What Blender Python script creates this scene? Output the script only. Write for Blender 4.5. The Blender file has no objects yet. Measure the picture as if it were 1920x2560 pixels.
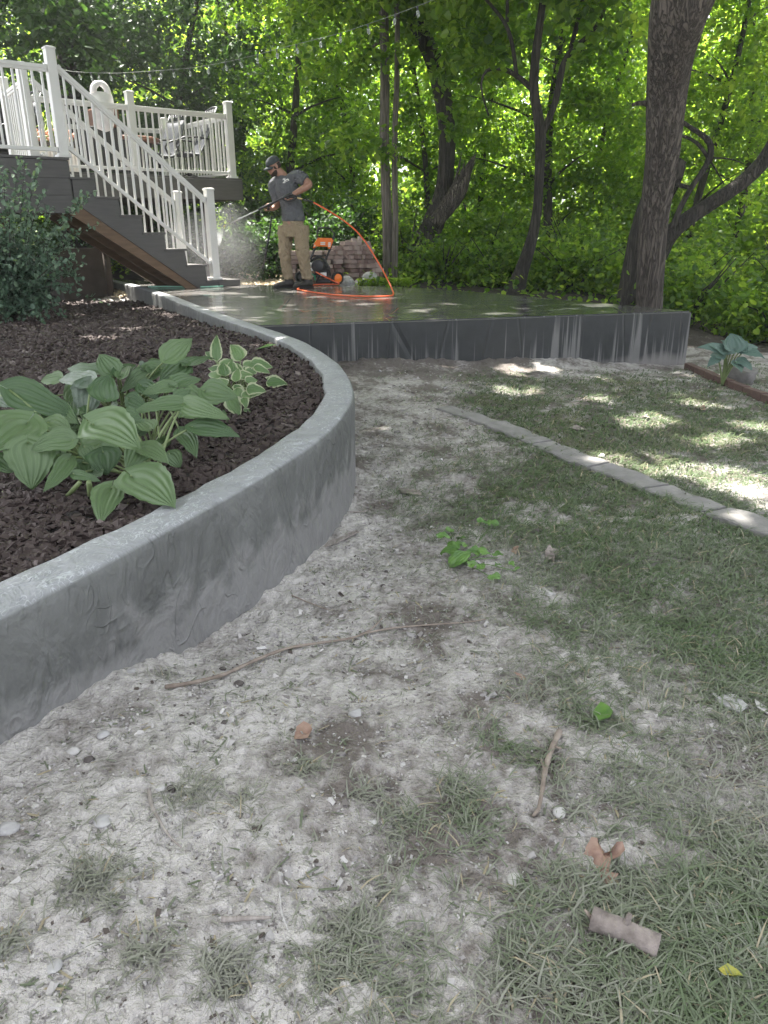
import bpy, bmesh, math, random
import numpy as np
from mathutils import Vector, Matrix
sc = bpy.context.scene; COL = sc.collection
random.seed(7); RNG = np.random.default_rng(7)
R = math.radians

# ------------------------------------------------------------------ camera
FPX, EYE, PITCH, ROLL = 1923.0, 0.75, R(20), R(-0.5)
def _rx(a): c, s = math.cos(a), math.sin(a); return np.array([[1,0,0],[0,c,-s],[0,s,c]])
def _rz(a): c, s = math.cos(a), math.sin(a); return np.array([[c,-s,0],[s,c,0],[0,0,1]])
CM = _rx(math.pi/2-PITCH) @ _rz(ROLL)
cam = bpy.data.cameras.new('camera'); camo = bpy.data.objects.new('camera', cam); COL.objects.link(camo)
cam.sensor_fit = 'VERTICAL'; cam.sensor_height = 36; cam.lens = 36*FPX/2560; cam.clip_end = 500; cam.clip_start = 0.02
mw = Matrix.Identity(4)
for i in range(3):
    for j in range(3): mw[i][j] = CM[i][j]
mw[2][3] = EYE
camo.matrix_world = mw; sc.camera = camo
# ------------------------------------------------------------------ sky, sun, exposure
SUN = np.array([-0.27, 0.34, 1.15]); SUN = SUN/np.linalg.norm(SUN)      # towards the sun
w = bpy.data.worlds.new('World'); sc.world = w; w.use_nodes = True
wn = w.node_tree; sky = wn.nodes.new('ShaderNodeTexSky'); sky.sky_type = 'NISHITA'; sky.sun_disc = False
sky.sun_elevation = math.asin(SUN[2]); sky.sun_rotation = math.atan2(SUN[0], SUN[1]); sky.air_density = 0.55; sky.dust_density = 3.5; sky.ozone_density = 0.3
bg = wn.nodes['Background']; bg.inputs['Strength'].default_value = 0.15
hs = wn.nodes.new('ShaderNodeHueSaturation'); hs.inputs['Saturation'].default_value = 0.31   # thin summer haze
wn.links.new(sky.outputs[0], hs.inputs['Color']); wn.links.new(hs.outputs[0], bg.inputs['Color'])
sun = bpy.data.lights.new('sun', 'SUN'); sun.energy = 4.4; sun.angle = R(0.5); sun.color = (1.0, 0.95, 0.88)
suno = bpy.data.objects.new('sun', sun); COL.objects.link(suno)
suno.rotation_euler = Vector(SUN).to_track_quat('Z', 'Y').to_euler(); suno.location = (-8, 12, 25)
sc.view_settings.view_transform = 'Standard'; sc.view_settings.look = 'None'; sc.view_settings.gamma = 1
sc.view_settings.exposure = 2.45
sc.render.engine = 'CYCLES'
sc.cycles.use_denoising = True; sc.cycles.max_bounces = 6; sc.cycles.transparent_max_bounces = 6
sc.cycles.diffuse_bounces = 3; sc.cycles.transmission_bounces = 4; sc.cycles.volume_bounces = 1
sc.cycles.sample_clamp_indirect = 6

# ------------------------------------------------------------------ rays through the photograph: where things stand
C0 = np.array([0, 0, EYE])
def ray(x, y): return CM @ np.array([(x-960)/FPX, -(y-1280)/FPX, -1.0])
def PZ(x, y, z=0.0): v = ray(x, y); return v*((z-EYE)/v[2]) + C0
def PY(x, y, Y): v = ray(x, y); return v*(Y/v[1]) + C0
def PP(x, y, p, u):
    n = np.array([-u[1], u[0], 0]); v = ray(x, y); return v*((n @ (np.array(p)-C0))/(n @ v)) + C0
# ground heights
_gc = np.array([(-1.2,1.0,-.27),(-.8,1.43,-.29),(-.45,2.3,-.42),(-.15,3.2,-.46),(-.1,3.7,-.47),(-.2,4.6,-.46),(-.5,5.6,-.43),(-.85,6.4,-.40),(0,6.9,-.40),(1,7.0,-.45),(3.05,7.7,-.53),
  (0.2,.5,-.36),(1,1.2,-.40),(1.5,2.5,-.44),(2.2,4,-.5),(3,5.5,-.53),(4.5,8,-.56),(-2,.5,-.3),(-2,6,-.5),(-3,9,-.45),(-3.4,11.5,-.4),(-5,8,-.5),(-4,3,-.5),(-3.5,13.6,-.1),
  (-8,15,.0),(-4,16,-.04),(0,14,-.03),(2,12.5,-.12),(3.2,10,-.35),(5,10,-.6),(8,12,-.9),(6,16,-.8),(2,18,-.4),(-4,24,.1),(4,30,-1),(-14,24,.5),(14,24,-1.2),(10,6,-.7),(6,2,-.5)])
def gz(x, y):
    x = np.asarray(x, float); y = np.asarray(y, float)
    num = 0; den = 0
    for cx, cy, cz in _gc:
        s = 0.35+0.06*abs(cy)
        w_ = 1.0/(((x-cx)**2+(y-cy)**2)/(s*s)+.25)**1.7
        num = num+w_*cz; den = den+w_
    return num/den
def PG(x, y):
    z = -.4
    for _ in range(25):
        p = PZ(x, y, z); z = .5*z+.5*float(gz(p[0], p[1]))
    return PZ(x, y, z)
# numpy noise
def _h(ix, iy, s):
    n = (ix.astype(np.int64)*374761393 + iy.astype(np.int64)*668265263 + s*2147483647) & 0xffffffff
    n = ((n ^ (n >> 13))*1274126177) & 0xffffffff
    return ((n ^ (n >> 16)) & 0xffff)/65535.0
def vn(x, y, s=0):
    x = np.asarray(x, float); y = np.asarray(y, float)
    ix = np.floor(x); iy = np.floor(y); fx = x-ix; fy = y-iy
    fx = fx*fx*(3-2*fx); fy = fy*fy*(3-2*fy)
    a = _h(ix, iy, s); b = _h(ix+1, iy, s); c = _h(ix, iy+1, s); d = _h(ix+1, iy+1, s)
    return (a*(1-fx)+b*fx)*(1-fy)+(c*(1-fx)+d*fx)*fy
def fbm(x, y, s=0, o=4):
    t = 0; a = .5; n = 0
    for k in range(o): t = t+a*vn(x*2**k+17.3*k, y*2**k-9.1*k, s+k); n += a; a *= .55
    return t/n
def sstep(a, b, x): t = np.clip((x-a)/(b-a), 0, 1); return t*t*(3-2*t)

# ------------------------------------------------------------------ objects
def org(o):
    p = Vector((0,0,0))
    while o: p = p+o.location; o = o.parent
    return p
def tag(o, label=None, cat=None, group=None, kind=None):
    if label: o['label'] = label
    if cat: o['category'] = cat
    if group: o['group'] = group
    if kind: o['kind'] = kind
    return o
def thing(name, loc, label, cat, group=None):
    o = bpy.data.objects.new(name, None); COL.objects.link(o); o.location = Vector([float(t) for t in loc]); o.empty_display_size = .1
    return tag(o, label, cat, group)
class MB:
    def __init__(s): s.v = []; s.f = []; s.n = 0; s.sm = []
    def add(s, v, f, smooth=False):
        s.v.append(np.asarray(v, float)); s.f += [tuple(i+s.n for i in q) for q in f]; s.sm += [smooth]*len(f); s.n += len(v); return s
    def box(s, c, size, ax=None, bev=0):
        c = np.array(c, float); h = np.array(size, float)/2
        ax = np.eye(3) if ax is None else np.array(ax, float)
        v = [c+ax[0]*h[0]*a+ax[1]*h[1]*b+ax[2]*h[2]*d for a in (-1,1) for b in (-1,1) for d in (-1,1)]
        return s.add(v, [(0,1,3,2),(4,6,7,5),(0,4,5,1),(2,3,7,6),(0,2,6,4),(1,5,7,3)])
    def beam(s, a, b, w_, h_, up=(0,0,1)):
        a = np.array(a, float); b = np.array(b, float); d = b-a; L = np.linalg.norm(d); d = d/L
        x = np.cross(d, up); x = x/np.linalg.norm(x); z = np.cross(x, d)
        return s.box((a+b)/2, (w_, L, h_), [x, d, z])
    def tube(s, pts, r, seg=8, cap=True, smooth=True, squash=None):
        pts = np.array(pts, float); n = len(pts); r = np.broadcast_to(np.array(r, float), (n,))
        vs = []; prev = None
        for i in range(n):
            d = pts[min(i+1, n-1)]-pts[max(i-1, 0)]; d = d/(np.linalg.norm(d)+1e-12)
            if prev is None:
                a = np.array([0,0,1.]) if abs(d[2]) < .9 else np.array([1.,0,0]); x = np.cross(a, d)
            else: x = prev-d*(prev @ d)
            x = x/(np.linalg.norm(x)+1e-12); prev = x; y = np.cross(d, x)
            for k in range(seg):
                t = 2*math.pi*k/seg; vs.append(pts[i]+r[i]*(math.cos(t)*x+math.sin(t)*y))
        f = [(i*seg+k, i*seg+(k+1) % seg, (i+1)*seg+(k+1) % seg, (i+1)*seg+k) for i in range(n-1) for k in range(seg)]
        if cap: f += [tuple(range(seg-1, -1, -1)), tuple((n-1)*seg+k for k in range(seg))]
        return s.add(vs, f, smooth)
    def loft(s, rings, cap=True, smooth=True):
        # rings: list of (centre, ax, ay) half-axis vectors
        seg = 20; vs = []
        for c, ax, ay in rings:
            for k in range(seg):
                t = 2*math.pi*k/seg; vs.append(np.array(c)+np.array(ax)*math.cos(t)+np.array(ay)*math.sin(t))
        n = len(rings)
        f = [(i*seg+k, i*seg+(k+1) % seg, (i+1)*seg+(k+1) % seg, (i+1)*seg+k) for i in range(n-1) for k in range(seg)]
        if cap: f += [tuple(range(seg-1, -1, -1)), tuple((n-1)*seg+k for k in range(seg))]
        return s.add(vs, f, smooth)
    def ball(s, c, r, seg=12, rings=8, ax=None):
        c = np.array(c, float); r = np.broadcast_to(np.array(r, float), (3,)); ax = np.eye(3) if ax is None else np.array(ax, float)
        vs = []
        for i in range(rings+1):
            p = math.pi*i/rings
            for k in range(seg):
                t = 2*math.pi*k/seg
                l = np.array([math.sin(p)*math.cos(t)*r[0], math.sin(p)*math.sin(t)*r[1], math.cos(p)*r[2]]); vs.append(c+l @ ax)
        f = [(i*seg+k, (i+1)*seg+k, (i+1)*seg+(k+1) % seg, i*seg+(k+1) % seg) for i in range(rings) for k in range(seg)]
        return s.add(vs, f, True)
    def prism(s, poly, z0, z1):
        n = len(poly); vs = [(p[0], p[1], z0) for p in poly]+[(p[0], p[1], z1) for p in poly]
        return s.add(vs, [tuple(range(n-1, -1, -1)), tuple(range(n, 2*n))]+[(i, (i+1) % n, n+(i+1) % n, n+i) for i in range(n)])
    def build(s, name, m, parent=None, bevel=0, attrs=None, loc=None, remesh=0, sub=0, weld=0):
        v = np.concatenate(s.v) if s.v else np.zeros((0,3))
        if parent is not None: o0 = np.array(org(parent))
        elif loc is not None: o0 = np.array(loc, float)
        else: o0 = np.array([(v[:,0].min()+v[:,0].max())/2, (v[:,1].min()+v[:,1].max())/2, v[:,2].min()])
        me = bpy.data.meshes.new(name); me.from_pydata([tuple(p) for p in (v-o0)], [], s.f)
        me.polygons.foreach_set('use_smooth', s.sm); me.materials.append(m); me.update()
        o = bpy.data.objects.new(name, me); COL.objects.link(o)
        if parent is not None: o.parent = parent
        else: o.location = Vector(o0)
        if weld:
            q = o.modifiers.new('weld', 'WELD'); q.merge_threshold = weld
        if remesh:
            q = o.modifiers.new('remesh', 'REMESH'); q.mode = 'VOXEL'; q.voxel_size = remesh; q.use_smooth_shade = True
            q = o.modifiers.new('smooth', 'SMOOTH'); q.factor = .5; q.iterations = 4
        if bevel:
            q = o.modifiers.new('bevel', 'BEVEL'); q.width = bevel; q.segments = 2; q.limit_method = 'ANGLE'
        if sub:
            q = o.modifiers.new('sub', 'SUBSURF'); q.levels = sub; q.render_levels = sub
        return o
def raw_mesh(name, v, quads, m, parent=None, attrs=None, smooth=False, tris=None):
    """big numpy meshes: quads (n,k) with k verts each"""
    v = np.asarray(v, np.float64); o0 = np.array(org(parent)) if parent is not None else np.array([v[:,0].mean(), v[:,1].mean(), v[:,2].min()])
    v = v-o0
    me = bpy.data.meshes.new(name); k = quads.shape[1]; nf = len(quads)
    me.vertices.add(len(v)); me.vertices.foreach_set('co', v.astype(np.float32).ravel())
    me.loops.add(nf*k); me.loops.foreach_set('vertex_index', quads.astype(np.int32).ravel())
    me.polygons.add(nf); me.polygons.foreach_set('loop_start', (np.arange(nf)*k).astype(np.int32)); me.polygons.foreach_set('loop_total', np.full(nf, k, np.int32))
    me.update(calc_edges=True)
    me.polygons.foreach_set('use_smooth', np.full(nf, smooth, bool))
    for an, av in (attrs or {}).items():
        a = me.attributes.new(an, 'FLOAT', 'POINT'); a.data.foreach_set('value', np.asarray(av, np.float32))
    me.materials.append(m)
    o = bpy.data.objects.new(name, me); COL.objects.link(o)
    if parent is not None: o.parent = parent
    else: o.location = Vector(o0)
    return o
# ------------------------------------------------------------------ materials
class NG:
    def __init__(s, name):
        s.mat = bpy.data.materials.new(name); s.mat.use_nodes = True; s.t = s.mat.node_tree; s.t.nodes.clear()
        s.out = s.t.nodes.new('ShaderNodeOutputMaterial')
    def n(s, typ, props=None, **inp):
        x = s.t.nodes.new('ShaderNode'+typ)
        for k, v in (props or {}).items(): setattr(x, k, v)
        for k, v in inp.items(): s.set(x.inputs[int(k[1:]) if k[0] == '_' else k.replace('_', ' ')], v)
        return x
    def set(s, sock, v):
        if isinstance(v, bpy.types.NodeSocket): s.t.links.new(v, sock)
        elif isinstance(v, bpy.types.Node): s.t.links.new(v.outputs[0], sock)
        else:
            if isinstance(v, tuple) and len(v) == 3 and sock.type == 'RGBA': v = v+(1,)
            sock.default_value = v
    def m(s, op, a, b=0.0, clamp=False):
        x = s.t.nodes.new('ShaderNodeMath'); x.operation = op; x.use_clamp = clamp; s.set(x.inputs[0], a); s.set(x.inputs[1], b); return x.outputs[0]
    def mix(s, f, a, b):
        x = s.t.nodes.new('ShaderNodeMix'); x.data_type = 'RGBA'; s.set(x.inputs[0], f); s.set(x.inputs[6], a); s.set(x.inputs[7], b); return x.outputs[2]
    def ramp(s, f, stops):
        x = s.t.nodes.new('ShaderNodeValToRGB'); s.set(x.inputs[0], f); e = x.color_ramp.elements
        while len(e) < len(stops): e.new(.5)
        for q, (p, c) in zip(e, stops):
            q.position = p; q.color = (c, c, c, 1) if isinstance(c, (int, float)) else tuple(c)+(1,)
        return x.outputs[0]
    def co(s, scale=(1,1,1)):
        g = s.n('NewGeometry'); mp = s.n('Mapping'); s.t.links.new(g.outputs['Position'], mp.inputs[0]); mp.inputs['Scale'].default_value = scale; return mp.outputs[0]
    def oco(s, scale=(1,1,1)):
        g = s.n('TexCoord'); mp = s.n('Mapping'); s.t.links.new(g.outputs['Object'], mp.inputs[0]); mp.inputs['Scale'].default_value = scale; return mp.outputs[0]
    def noise(s, scale, vec=None, detail=4, rough=.55, dist=0):
        x = s.n('TexNoise', Scale=scale, Detail=float(detail), Roughness=rough, Distortion=float(dist)); s.t.links.new(vec or s.co(), x.inputs['Vector']); return x.outputs[0]
    def attr(s, name): x = s.n('Attribute', {'attribute_name': name}); return x.outputs['Fac']
    def bump(s, h, dist=.01, strength=1.0, normal=None):
        x = s.n('Bump', Height=h, Distance=dist, Strength=strength)
        if normal is not None: s.set(x.inputs['Normal'], normal)
        return x.outputs[0]
    def bsdf(s, **k):
        x = s.n('BsdfPrincipled', **k); return x
    def surf(s, sh): s.t.links.new(sh.outputs[0] if isinstance(sh, bpy.types.Node) else sh, s.out.inputs['Surface']); return s.mat
def simple(name, c1, c2=None, rough=.6, scale=20, bump=0, metal=0, bscale=None, stretch=(1,1,1), coat=0):
    g = NG(name); v = g.oco(stretch); nz = g.noise(scale, v)
    col = g.mix(g.ramp(nz, [(.3, 0.0), (.7, 1.0)]), c1, c2 or c1)
    k = dict(Base_Color=col, Roughness=rough, Metallic=float(metal), Coat_Weight=float(coat))
    if bump: k['Normal'] = g.bump(g.noise(bscale or scale*3, v), bump)
    return g.surf(g.bsdf(**k))
M = {}
# grey trowelled concrete
def ridge(g, sc_, vec, width, lo, hi, dist=1.2, msc=3.0):
    a = g.noise(sc_, vec, 1, .4, dist); d = g.m('ABSOLUTE', g.m('SUBTRACT', a, .5)); r_ = g.m('SUBTRACT', 1.0, g.m('DIVIDE', d, width), True)
    return g.m('MULTIPLY', r_, g.ramp(g.noise(msc, vec, 2), [(lo, 0.0), (hi, 1.0)]))
g = NG('concrete_wall'); P_ = g.co(); sep = g.n('SeparateXYZ'); g.t.links.new(P_, sep.inputs[0])
rg = ridge(g, 5.5, g.co((1,1,.7)), .022, .50, .60, 1.3, 6); rg2 = ridge(g, 13.0, g.co((1,1,.5)), .035, .50, .62, 1.0, 9)
big = g.noise(1.7, P_, 4); fine = g.noise(90, P_, 4); med = g.noise(11, P_, 5)
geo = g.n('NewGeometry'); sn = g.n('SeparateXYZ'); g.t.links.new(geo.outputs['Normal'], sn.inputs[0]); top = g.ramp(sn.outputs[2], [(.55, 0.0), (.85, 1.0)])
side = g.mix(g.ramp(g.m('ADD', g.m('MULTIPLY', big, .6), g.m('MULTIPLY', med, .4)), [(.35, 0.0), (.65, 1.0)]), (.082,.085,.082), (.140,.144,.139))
dustf = g.m('ADD', g.m('MULTIPLY', sep.outputs[2], -3.6), g.m('MULTIPLY', g.m('SUBTRACT', med, .5), 1.6))
side = g.mix(g.ramp(dustf, [(.6, 0.0), (2.6, .8)]), side, (.20,.197,.193))
scr = ridge(g, 16, g.co((1,1,1)), .022, .48, .56, 1.6, 7); scr2 = ridge(g, 34, g.co((1.6,.8,1)), .03, .46, .56, 1.2, 6)
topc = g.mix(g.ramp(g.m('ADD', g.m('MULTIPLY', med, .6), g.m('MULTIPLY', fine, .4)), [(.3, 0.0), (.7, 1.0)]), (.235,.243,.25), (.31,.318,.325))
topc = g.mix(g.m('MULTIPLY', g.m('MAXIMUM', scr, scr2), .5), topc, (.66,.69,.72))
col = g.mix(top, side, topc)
hgt = g.m('ADD', g.m('ADD', g.m('MULTIPLY', rg, .42), g.m('MULTIPLY', rg2, .34)), g.m('ADD', g.m('MULTIPLY', med, 1.1), g.m('ADD', g.m('MULTIPLY', fine, .22), g.m('MULTIPLY', g.noise(6, g.co((1,1,.6)), 3, .5, 2.6), 2.6))))
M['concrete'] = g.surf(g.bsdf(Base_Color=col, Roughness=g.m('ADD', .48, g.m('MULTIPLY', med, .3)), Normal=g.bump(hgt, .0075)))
# slab
g = NG('wet_stamped_concrete'); P_ = g.co(); geo = g.n('NewGeometry'); sn = g.n('SeparateXYZ'); g.t.links.new(geo.outputs['Normal'], sn.inputs[0]); top = g.ramp(sn.outputs[2], [(.5, 0.0), (.8, 1.0)])
sep = g.n('SeparateXYZ'); g.t.links.new(P_, sep.inputs[0])
st = g.noise(1.0, g.co((17,17,.35)), 3, .6); st2 = g.noise(1.0, g.co((55,55,.6)), 2, .5); lo = g.noise(1.0, g.co((1.25,1.25,.25)), 2)
val = g.m('ADD', g.m('ADD', g.m('MULTIPLY', st, 1.7), g.m('MULTIPLY', st2, .85)), g.m('ADD', g.m('ADD', g.m('MULTIPLY', lo, 1.25), g.m('MULTIPLY', sep.outputs[0], -.035)), g.m('MULTIPLY', sep.outputs[2], .55)))
wet = g.ramp(g.m('MULTIPLY', val, .5), [(.70, 0.0), (.79, 1.0)])
dry = g.mix(g.noise(5, P_, 4), (.11,.11,.106), (.175,.172,.165)); drk = g.mix(g.noise(8, P_, 4), (.014,.016,.017), (.036,.039,.04))
sidec = g.mix(wet, dry, drk)
sidec = g.mix(g.ramp(g.m('ADD', g.m('MULTIPLY', sep.outputs[2], -1.0), g.m('MULTIPLY', g.noise(3, P_, 3), .25)), [(.53, 0.0), (.62, .8)]), sidec, (.19,.18,.17))
tn = g.noise(3.2, P_, 5); topc = g.mix(g.ramp(tn, [(.35, 0.0), (.65, 1.0)]), (.042,.045,.046), (.10,.10,.097))
topc = g.mix(g.ramp(g.noise(.9, P_, 3), [(.42, 0.0), (.6, 1.0)]), topc, (.11,.108,.10))
sun_tint = g.m('MULTIPLY', g.ramp(g.m('ADD', g.m('MULTIPLY', sep.outputs[0], -.5), g.m('MULTIPLY', g.noise(1.3, g.co((1,1.4,1)), 3), 1.6)), [(.0, 0.0), (1.0, 1.0)]), g.ramp(g.noise(2.2, g.co((.6,1.6,1)), 3), [(.35, .35), (.6, 1.0)])); topc = g.mix(sun_tint, topc, (.20,.19,.18))  # paler towards the stairs: sunlit glare put into the concrete colour
rough = g.ramp(g.noise(1.6, P_, 4), [(.38, .03), (.7, .20)])
sl = g.n('TexVoronoi', {'feature': 'DISTANCE_TO_EDGE'}, Scale=1.6); g.t.links.new(g.co((1,1,.2)), sl.inputs['Vector'])
hb = g.m('ADD', g.m('MULTIPLY', g.noise(6, P_, 4), .6), g.m('MULTIPLY', g.ramp(sl.outputs[0], [(0, 0.0), (.02, 1.0)]), .6))
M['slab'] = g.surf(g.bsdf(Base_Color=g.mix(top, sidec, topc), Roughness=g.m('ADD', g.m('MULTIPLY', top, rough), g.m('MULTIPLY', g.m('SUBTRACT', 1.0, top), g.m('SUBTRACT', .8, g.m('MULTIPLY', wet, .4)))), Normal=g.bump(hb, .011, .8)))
# ground
g = NG('dusty_soil'); P_ = g.co(); dust = g.attr('dust')
n1 = g.noise(4.2, P_, 6, .6); n2 = g.noise(34, P_, 5, .6); n3 = g.noise(160, P_, 3); crk = g.n('TexVoronoi', {'feature': 'DISTANCE_TO_EDGE'}, Scale=26.0); g.t.links.new(g.co(), crk.inputs['Vector'])
f = g.m('ADD', g.m('ADD', g.m('MULTIPLY', dust, .62), g.m('MULTIPLY', g.m('SUBTRACT', n1, .5), 1.9)), g.m('ADD', .06, g.m('MULTIPLY', g.m('SUBTRACT', n2, .5), 1.0)))
soil = g.mix(n1, (.135,.115,.10), (.22,.195,.175)); grey = g.mix(n2, (.27,.25,.232), (.40,.375,.35)); pale = g.mix(n2, (.44,.417,.392), (.60,.572,.54))
col = g.mix(g.ramp(f, [(.14, 0.0), (.32, 1.0)]), soil, grey); col = g.mix(g.ramp(f, [(.34, 0.0), (.66, 1.0)]), col, pale)
col = g.mix(g.ramp(g.m('MULTIPLY', f, -1.0), [(.1, 0.0), (.5, 1.0)]), col, (.045,.036,.027))
col = g.mix(g.m('MULTIPLY', g.ramp(crk.outputs[0], [(0, 1.0), (.035, 0.0)]), g.ramp(n1, [(.5, 0.0), (.6, .55)])), col, (.2,.185,.17))
h = g.m('ADD', g.m('ADD', g.m('MULTIPLY', n2, 1.5), g.m('MULTIPLY', n3, .35)), g.m('MULTIPLY', g.noise(75, P_, 2), .6))
M['ground'] = g.surf(g.bsdf(Base_Color=col, Roughness=.95, Normal=g.bump(h, .021)))
# attribute-tinted shaders
def tinted(name, stops, rough=.6, transl=0.0, att='tint', spec=.4, bumpv=0, tcol=None):
    g = NG(name); c = g.ramp(g.attr(att), stops); k = dict(Base_Color=c, Roughness=rough, Specular_IOR_Level=spec)
    if bumpv: k['Normal'] = g.bump(g.noise(120, g.oco()), bumpv)
    b = g.bsdf(**k)
    if transl:
        t = g.n('BsdfTranslucent', Color=g.mix(.85, c, g.ramp(g.attr(att), tcol)) if tcol else c); mx = g.n('MixShader', _0=transl); g.t.links.new(b.outputs[0], mx.inputs[1]); g.t.links.new(t.outputs[0], mx.inputs[2]); return g.surf(mx)
    return g.surf(b)
M['grass'] = tinted('grass_blades', [(0, (.27,.275,.225)), (.3, (.165,.195,.125)), (.6, (.110,.155,.075)), (.85, (.072,.122,.042)), (1, (.38,.33,.23))], .5, .25)
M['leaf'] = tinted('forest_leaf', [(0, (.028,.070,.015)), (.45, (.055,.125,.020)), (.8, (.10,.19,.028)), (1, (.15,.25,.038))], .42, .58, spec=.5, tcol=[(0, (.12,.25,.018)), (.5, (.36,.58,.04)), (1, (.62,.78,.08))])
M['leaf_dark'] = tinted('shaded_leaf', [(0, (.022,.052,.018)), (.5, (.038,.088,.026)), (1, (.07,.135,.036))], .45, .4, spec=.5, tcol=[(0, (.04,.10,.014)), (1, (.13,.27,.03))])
M['shrub'] = tinted('shrub_leaf', [(0, (.06,.11,.07)), (.5, (.11,.18,.115)), (.9, (.19,.28,.17)), (1, (.22,.33,.11))], .42, .25)
M['mulchchip'] = tinted('mulch_chip', [(0, (.026,.018,.015)), (.5, (.056,.040,.035)), (.85, (.088,.070,.063)), (1, (.17,.14,.13))], .75)
M['crumb'] = tinted('dirt_crumb', [(0, (.17,.155,.145)), (.5, (.36,.345,.335)), (.8, (.53,.51,.49)), (1, (.09,.075,.065))], .95, bumpv=.003)
M['gravel'] = tinted('gravel_stone', [(0, (.28,.22,.15)), (.5, (.44,.36,.25)), (1, (.62,.55,.43))], .9)
M['mulch'] = simple('mulch_bed', (.016,.013,.012), (.036,.030,.028), .85, 45, .01)
M['vinyl'] = simple('white_vinyl', (.60,.59,.56), (.68,.67,.645), .33, 3)
M['composite'] = simple('grey_composite_board', (.066,.063,.060), (.088,.083,.080), .6, 4, .0015, stretch=(1,1,9), bscale=30)
M['lumber'] = simple('treated_lumber', (.10,.062,.036), (.16,.10,.06), .75, 5, .002, stretch=(1,1,6))
M['darkwood'] = simple('dark_wood', (.045,.035,.028), (.07,.055,.045), .85, 6, .002)
def bark(name, a, b, s=9, depth=.03, st=.10):
    g = NG(name); v = g.oco((1,1,st)); n = g.noise(s*2.2, v, 3, .5, .6); n2 = g.noise(s*5, g.oco((1,1,st*2.5)), 4); rd = g.m('ABSOLUTE', g.m('SUBTRACT', n, .5))
    h = g.m('ADD', g.m('MULTIPLY', g.ramp(rd, [(0, 0.0), (.10, 1.0)]), .75), g.m('MULTIPLY', n2, .5)); big = g.noise(1.6, g.oco(), 3)
    c = g.mix(g.ramp(g.m('ADD', h, g.m('MULTIPLY', g.m('SUBTRACT', big, .5), .5)), [(.3, 0.0), (1.05, 1.0)]), a, b)
    return g.surf(g.bsdf(Base_Color=c, Roughness=.9, Normal=g.bump(h, depth)))
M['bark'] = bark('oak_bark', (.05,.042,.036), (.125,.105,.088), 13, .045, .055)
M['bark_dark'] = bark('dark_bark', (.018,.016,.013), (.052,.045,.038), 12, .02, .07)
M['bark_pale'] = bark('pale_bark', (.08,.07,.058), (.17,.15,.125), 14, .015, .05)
# ================================================================== SETTING
def resample(pts, n=None, step=None):
    pts = np.array(pts, float); d = np.r_[0, np.cumsum(np.linalg.norm(np.diff(pts, axis=0), axis=1))]
    n = n or max(2, int(d[-1]/step)); t = np.linspace(0, d[-1], n)
    return np.stack([np.interp(t, d, pts[:, k]) for k in range(pts.shape[1])], 1)
def smooth_line(pts, it=3):
    pts = np.array(pts, float)
    for _ in range(it):
        q = pts.copy(); q[1:-1] = .25*pts[:-2]+.5*pts[1:-1]+.25*pts[2:]; pts = q
    return pts
OUT_PX = [(0,1551),(231,1430),(498,1285),(694,1180),(810,1100),(868,1042),(891,1000),(889,968),(872,930),(840,899),(790,868),(745,846),(696,829),(629,808),(521,773),(450,745),(388,724),(340,711),(300,702),(247,694),(190,691),(110,690),(20,690)]
INN_PX = [(0,1464),(231,1372),(463,1243),(648,1135),(741,1080),(796,1030),(818,993),(815,965),(797,938),(770,913),(735,889),(690,862),(650,843),(590,821),(500,789),(420,760),(350,735),(310,720),(275,708),(235,698),(180,695),(105,694),(20,694)]
out_w = [PZ(x, y)[:2] for x, y in OUT_PX]; inn_w = [PZ(x, y)[:2] for x, y in INN_PX]
def extend(w_, L): d = w_[0]-w_[1]; return [w_[0]+d/np.linalg.norm(d)*L]+list(w_)
out_w = extend(out_w, 1.6); inn_w = extend(inn_w, 1.6)
# the wall is 0.15 m thick: build it round the line midway between the two traced edges
oc = smooth_line(resample(out_w, 260), 30)
tg = np.gradient(oc, axis=0); tg /= np.linalg.norm(tg, axis=1)[:, None]; nrm = np.stack([-tg[:,1], tg[:,0]], 1)   # towards the bed
nrm = smooth_line(nrm, 25); nrm /= np.linalg.norm(nrm, axis=1)[:, None]
_sl = np.r_[0, np.cumsum(np.linalg.norm(np.diff(oc, axis=0), axis=1))]
WT = .152
ic = oc+nrm*WT
wv = []; wf = []; n = len(oc)
prof = [(0, -1.2), (0, -.5), (0, -.25), (0, -.1), (0.0, -.03), (.004, -.012), (.016, 0.0), (.05, .003), (.1, .003), (WT-.014, .0), (WT-.002, -.012), (WT, -.05), (WT, -.15), (WT, -.5)]
for i in range(n):
    for k, (a, z) in enumerate(prof):
        wob = .006*(fbm(_sl[i]*3, k*.7, 5, 3)-.5)*2+(.004*(vn(_sl[i]*14, k, 8)-.5) if k in (3, 4, 5, 6, 9, 10) else 0)
        if k >= 9: wob = wob+.018*(vn(_sl[i]*9, 3, 9)-.5)
        p = oc[i]+nrm[i]*(a+(wob if k not in (7, 8) else 0))
        wv.append((p[0], p[1], z+.003*(fbm(_sl[i]*2, a*9, 12, 2)-.5)+.003))
K = len(prof)
for i in range(n-1):
    for k in range(K-1): wf.append((i*K+k, (i+1)*K+k, (i+1)*K+k+1, i*K+k+1))
wf += [tuple(range(K)), tuple(range((n-1)*K+K-1, (n-1)*K-1, -1))]
b = MB(); b.add(wv, [q[::-1] for q in wf], True)
tag(b.build('planter_wall', M['concrete']), 'curved low grey concrete retaining wall with trowelled face around the mulch bed', 'retaining wall')

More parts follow.
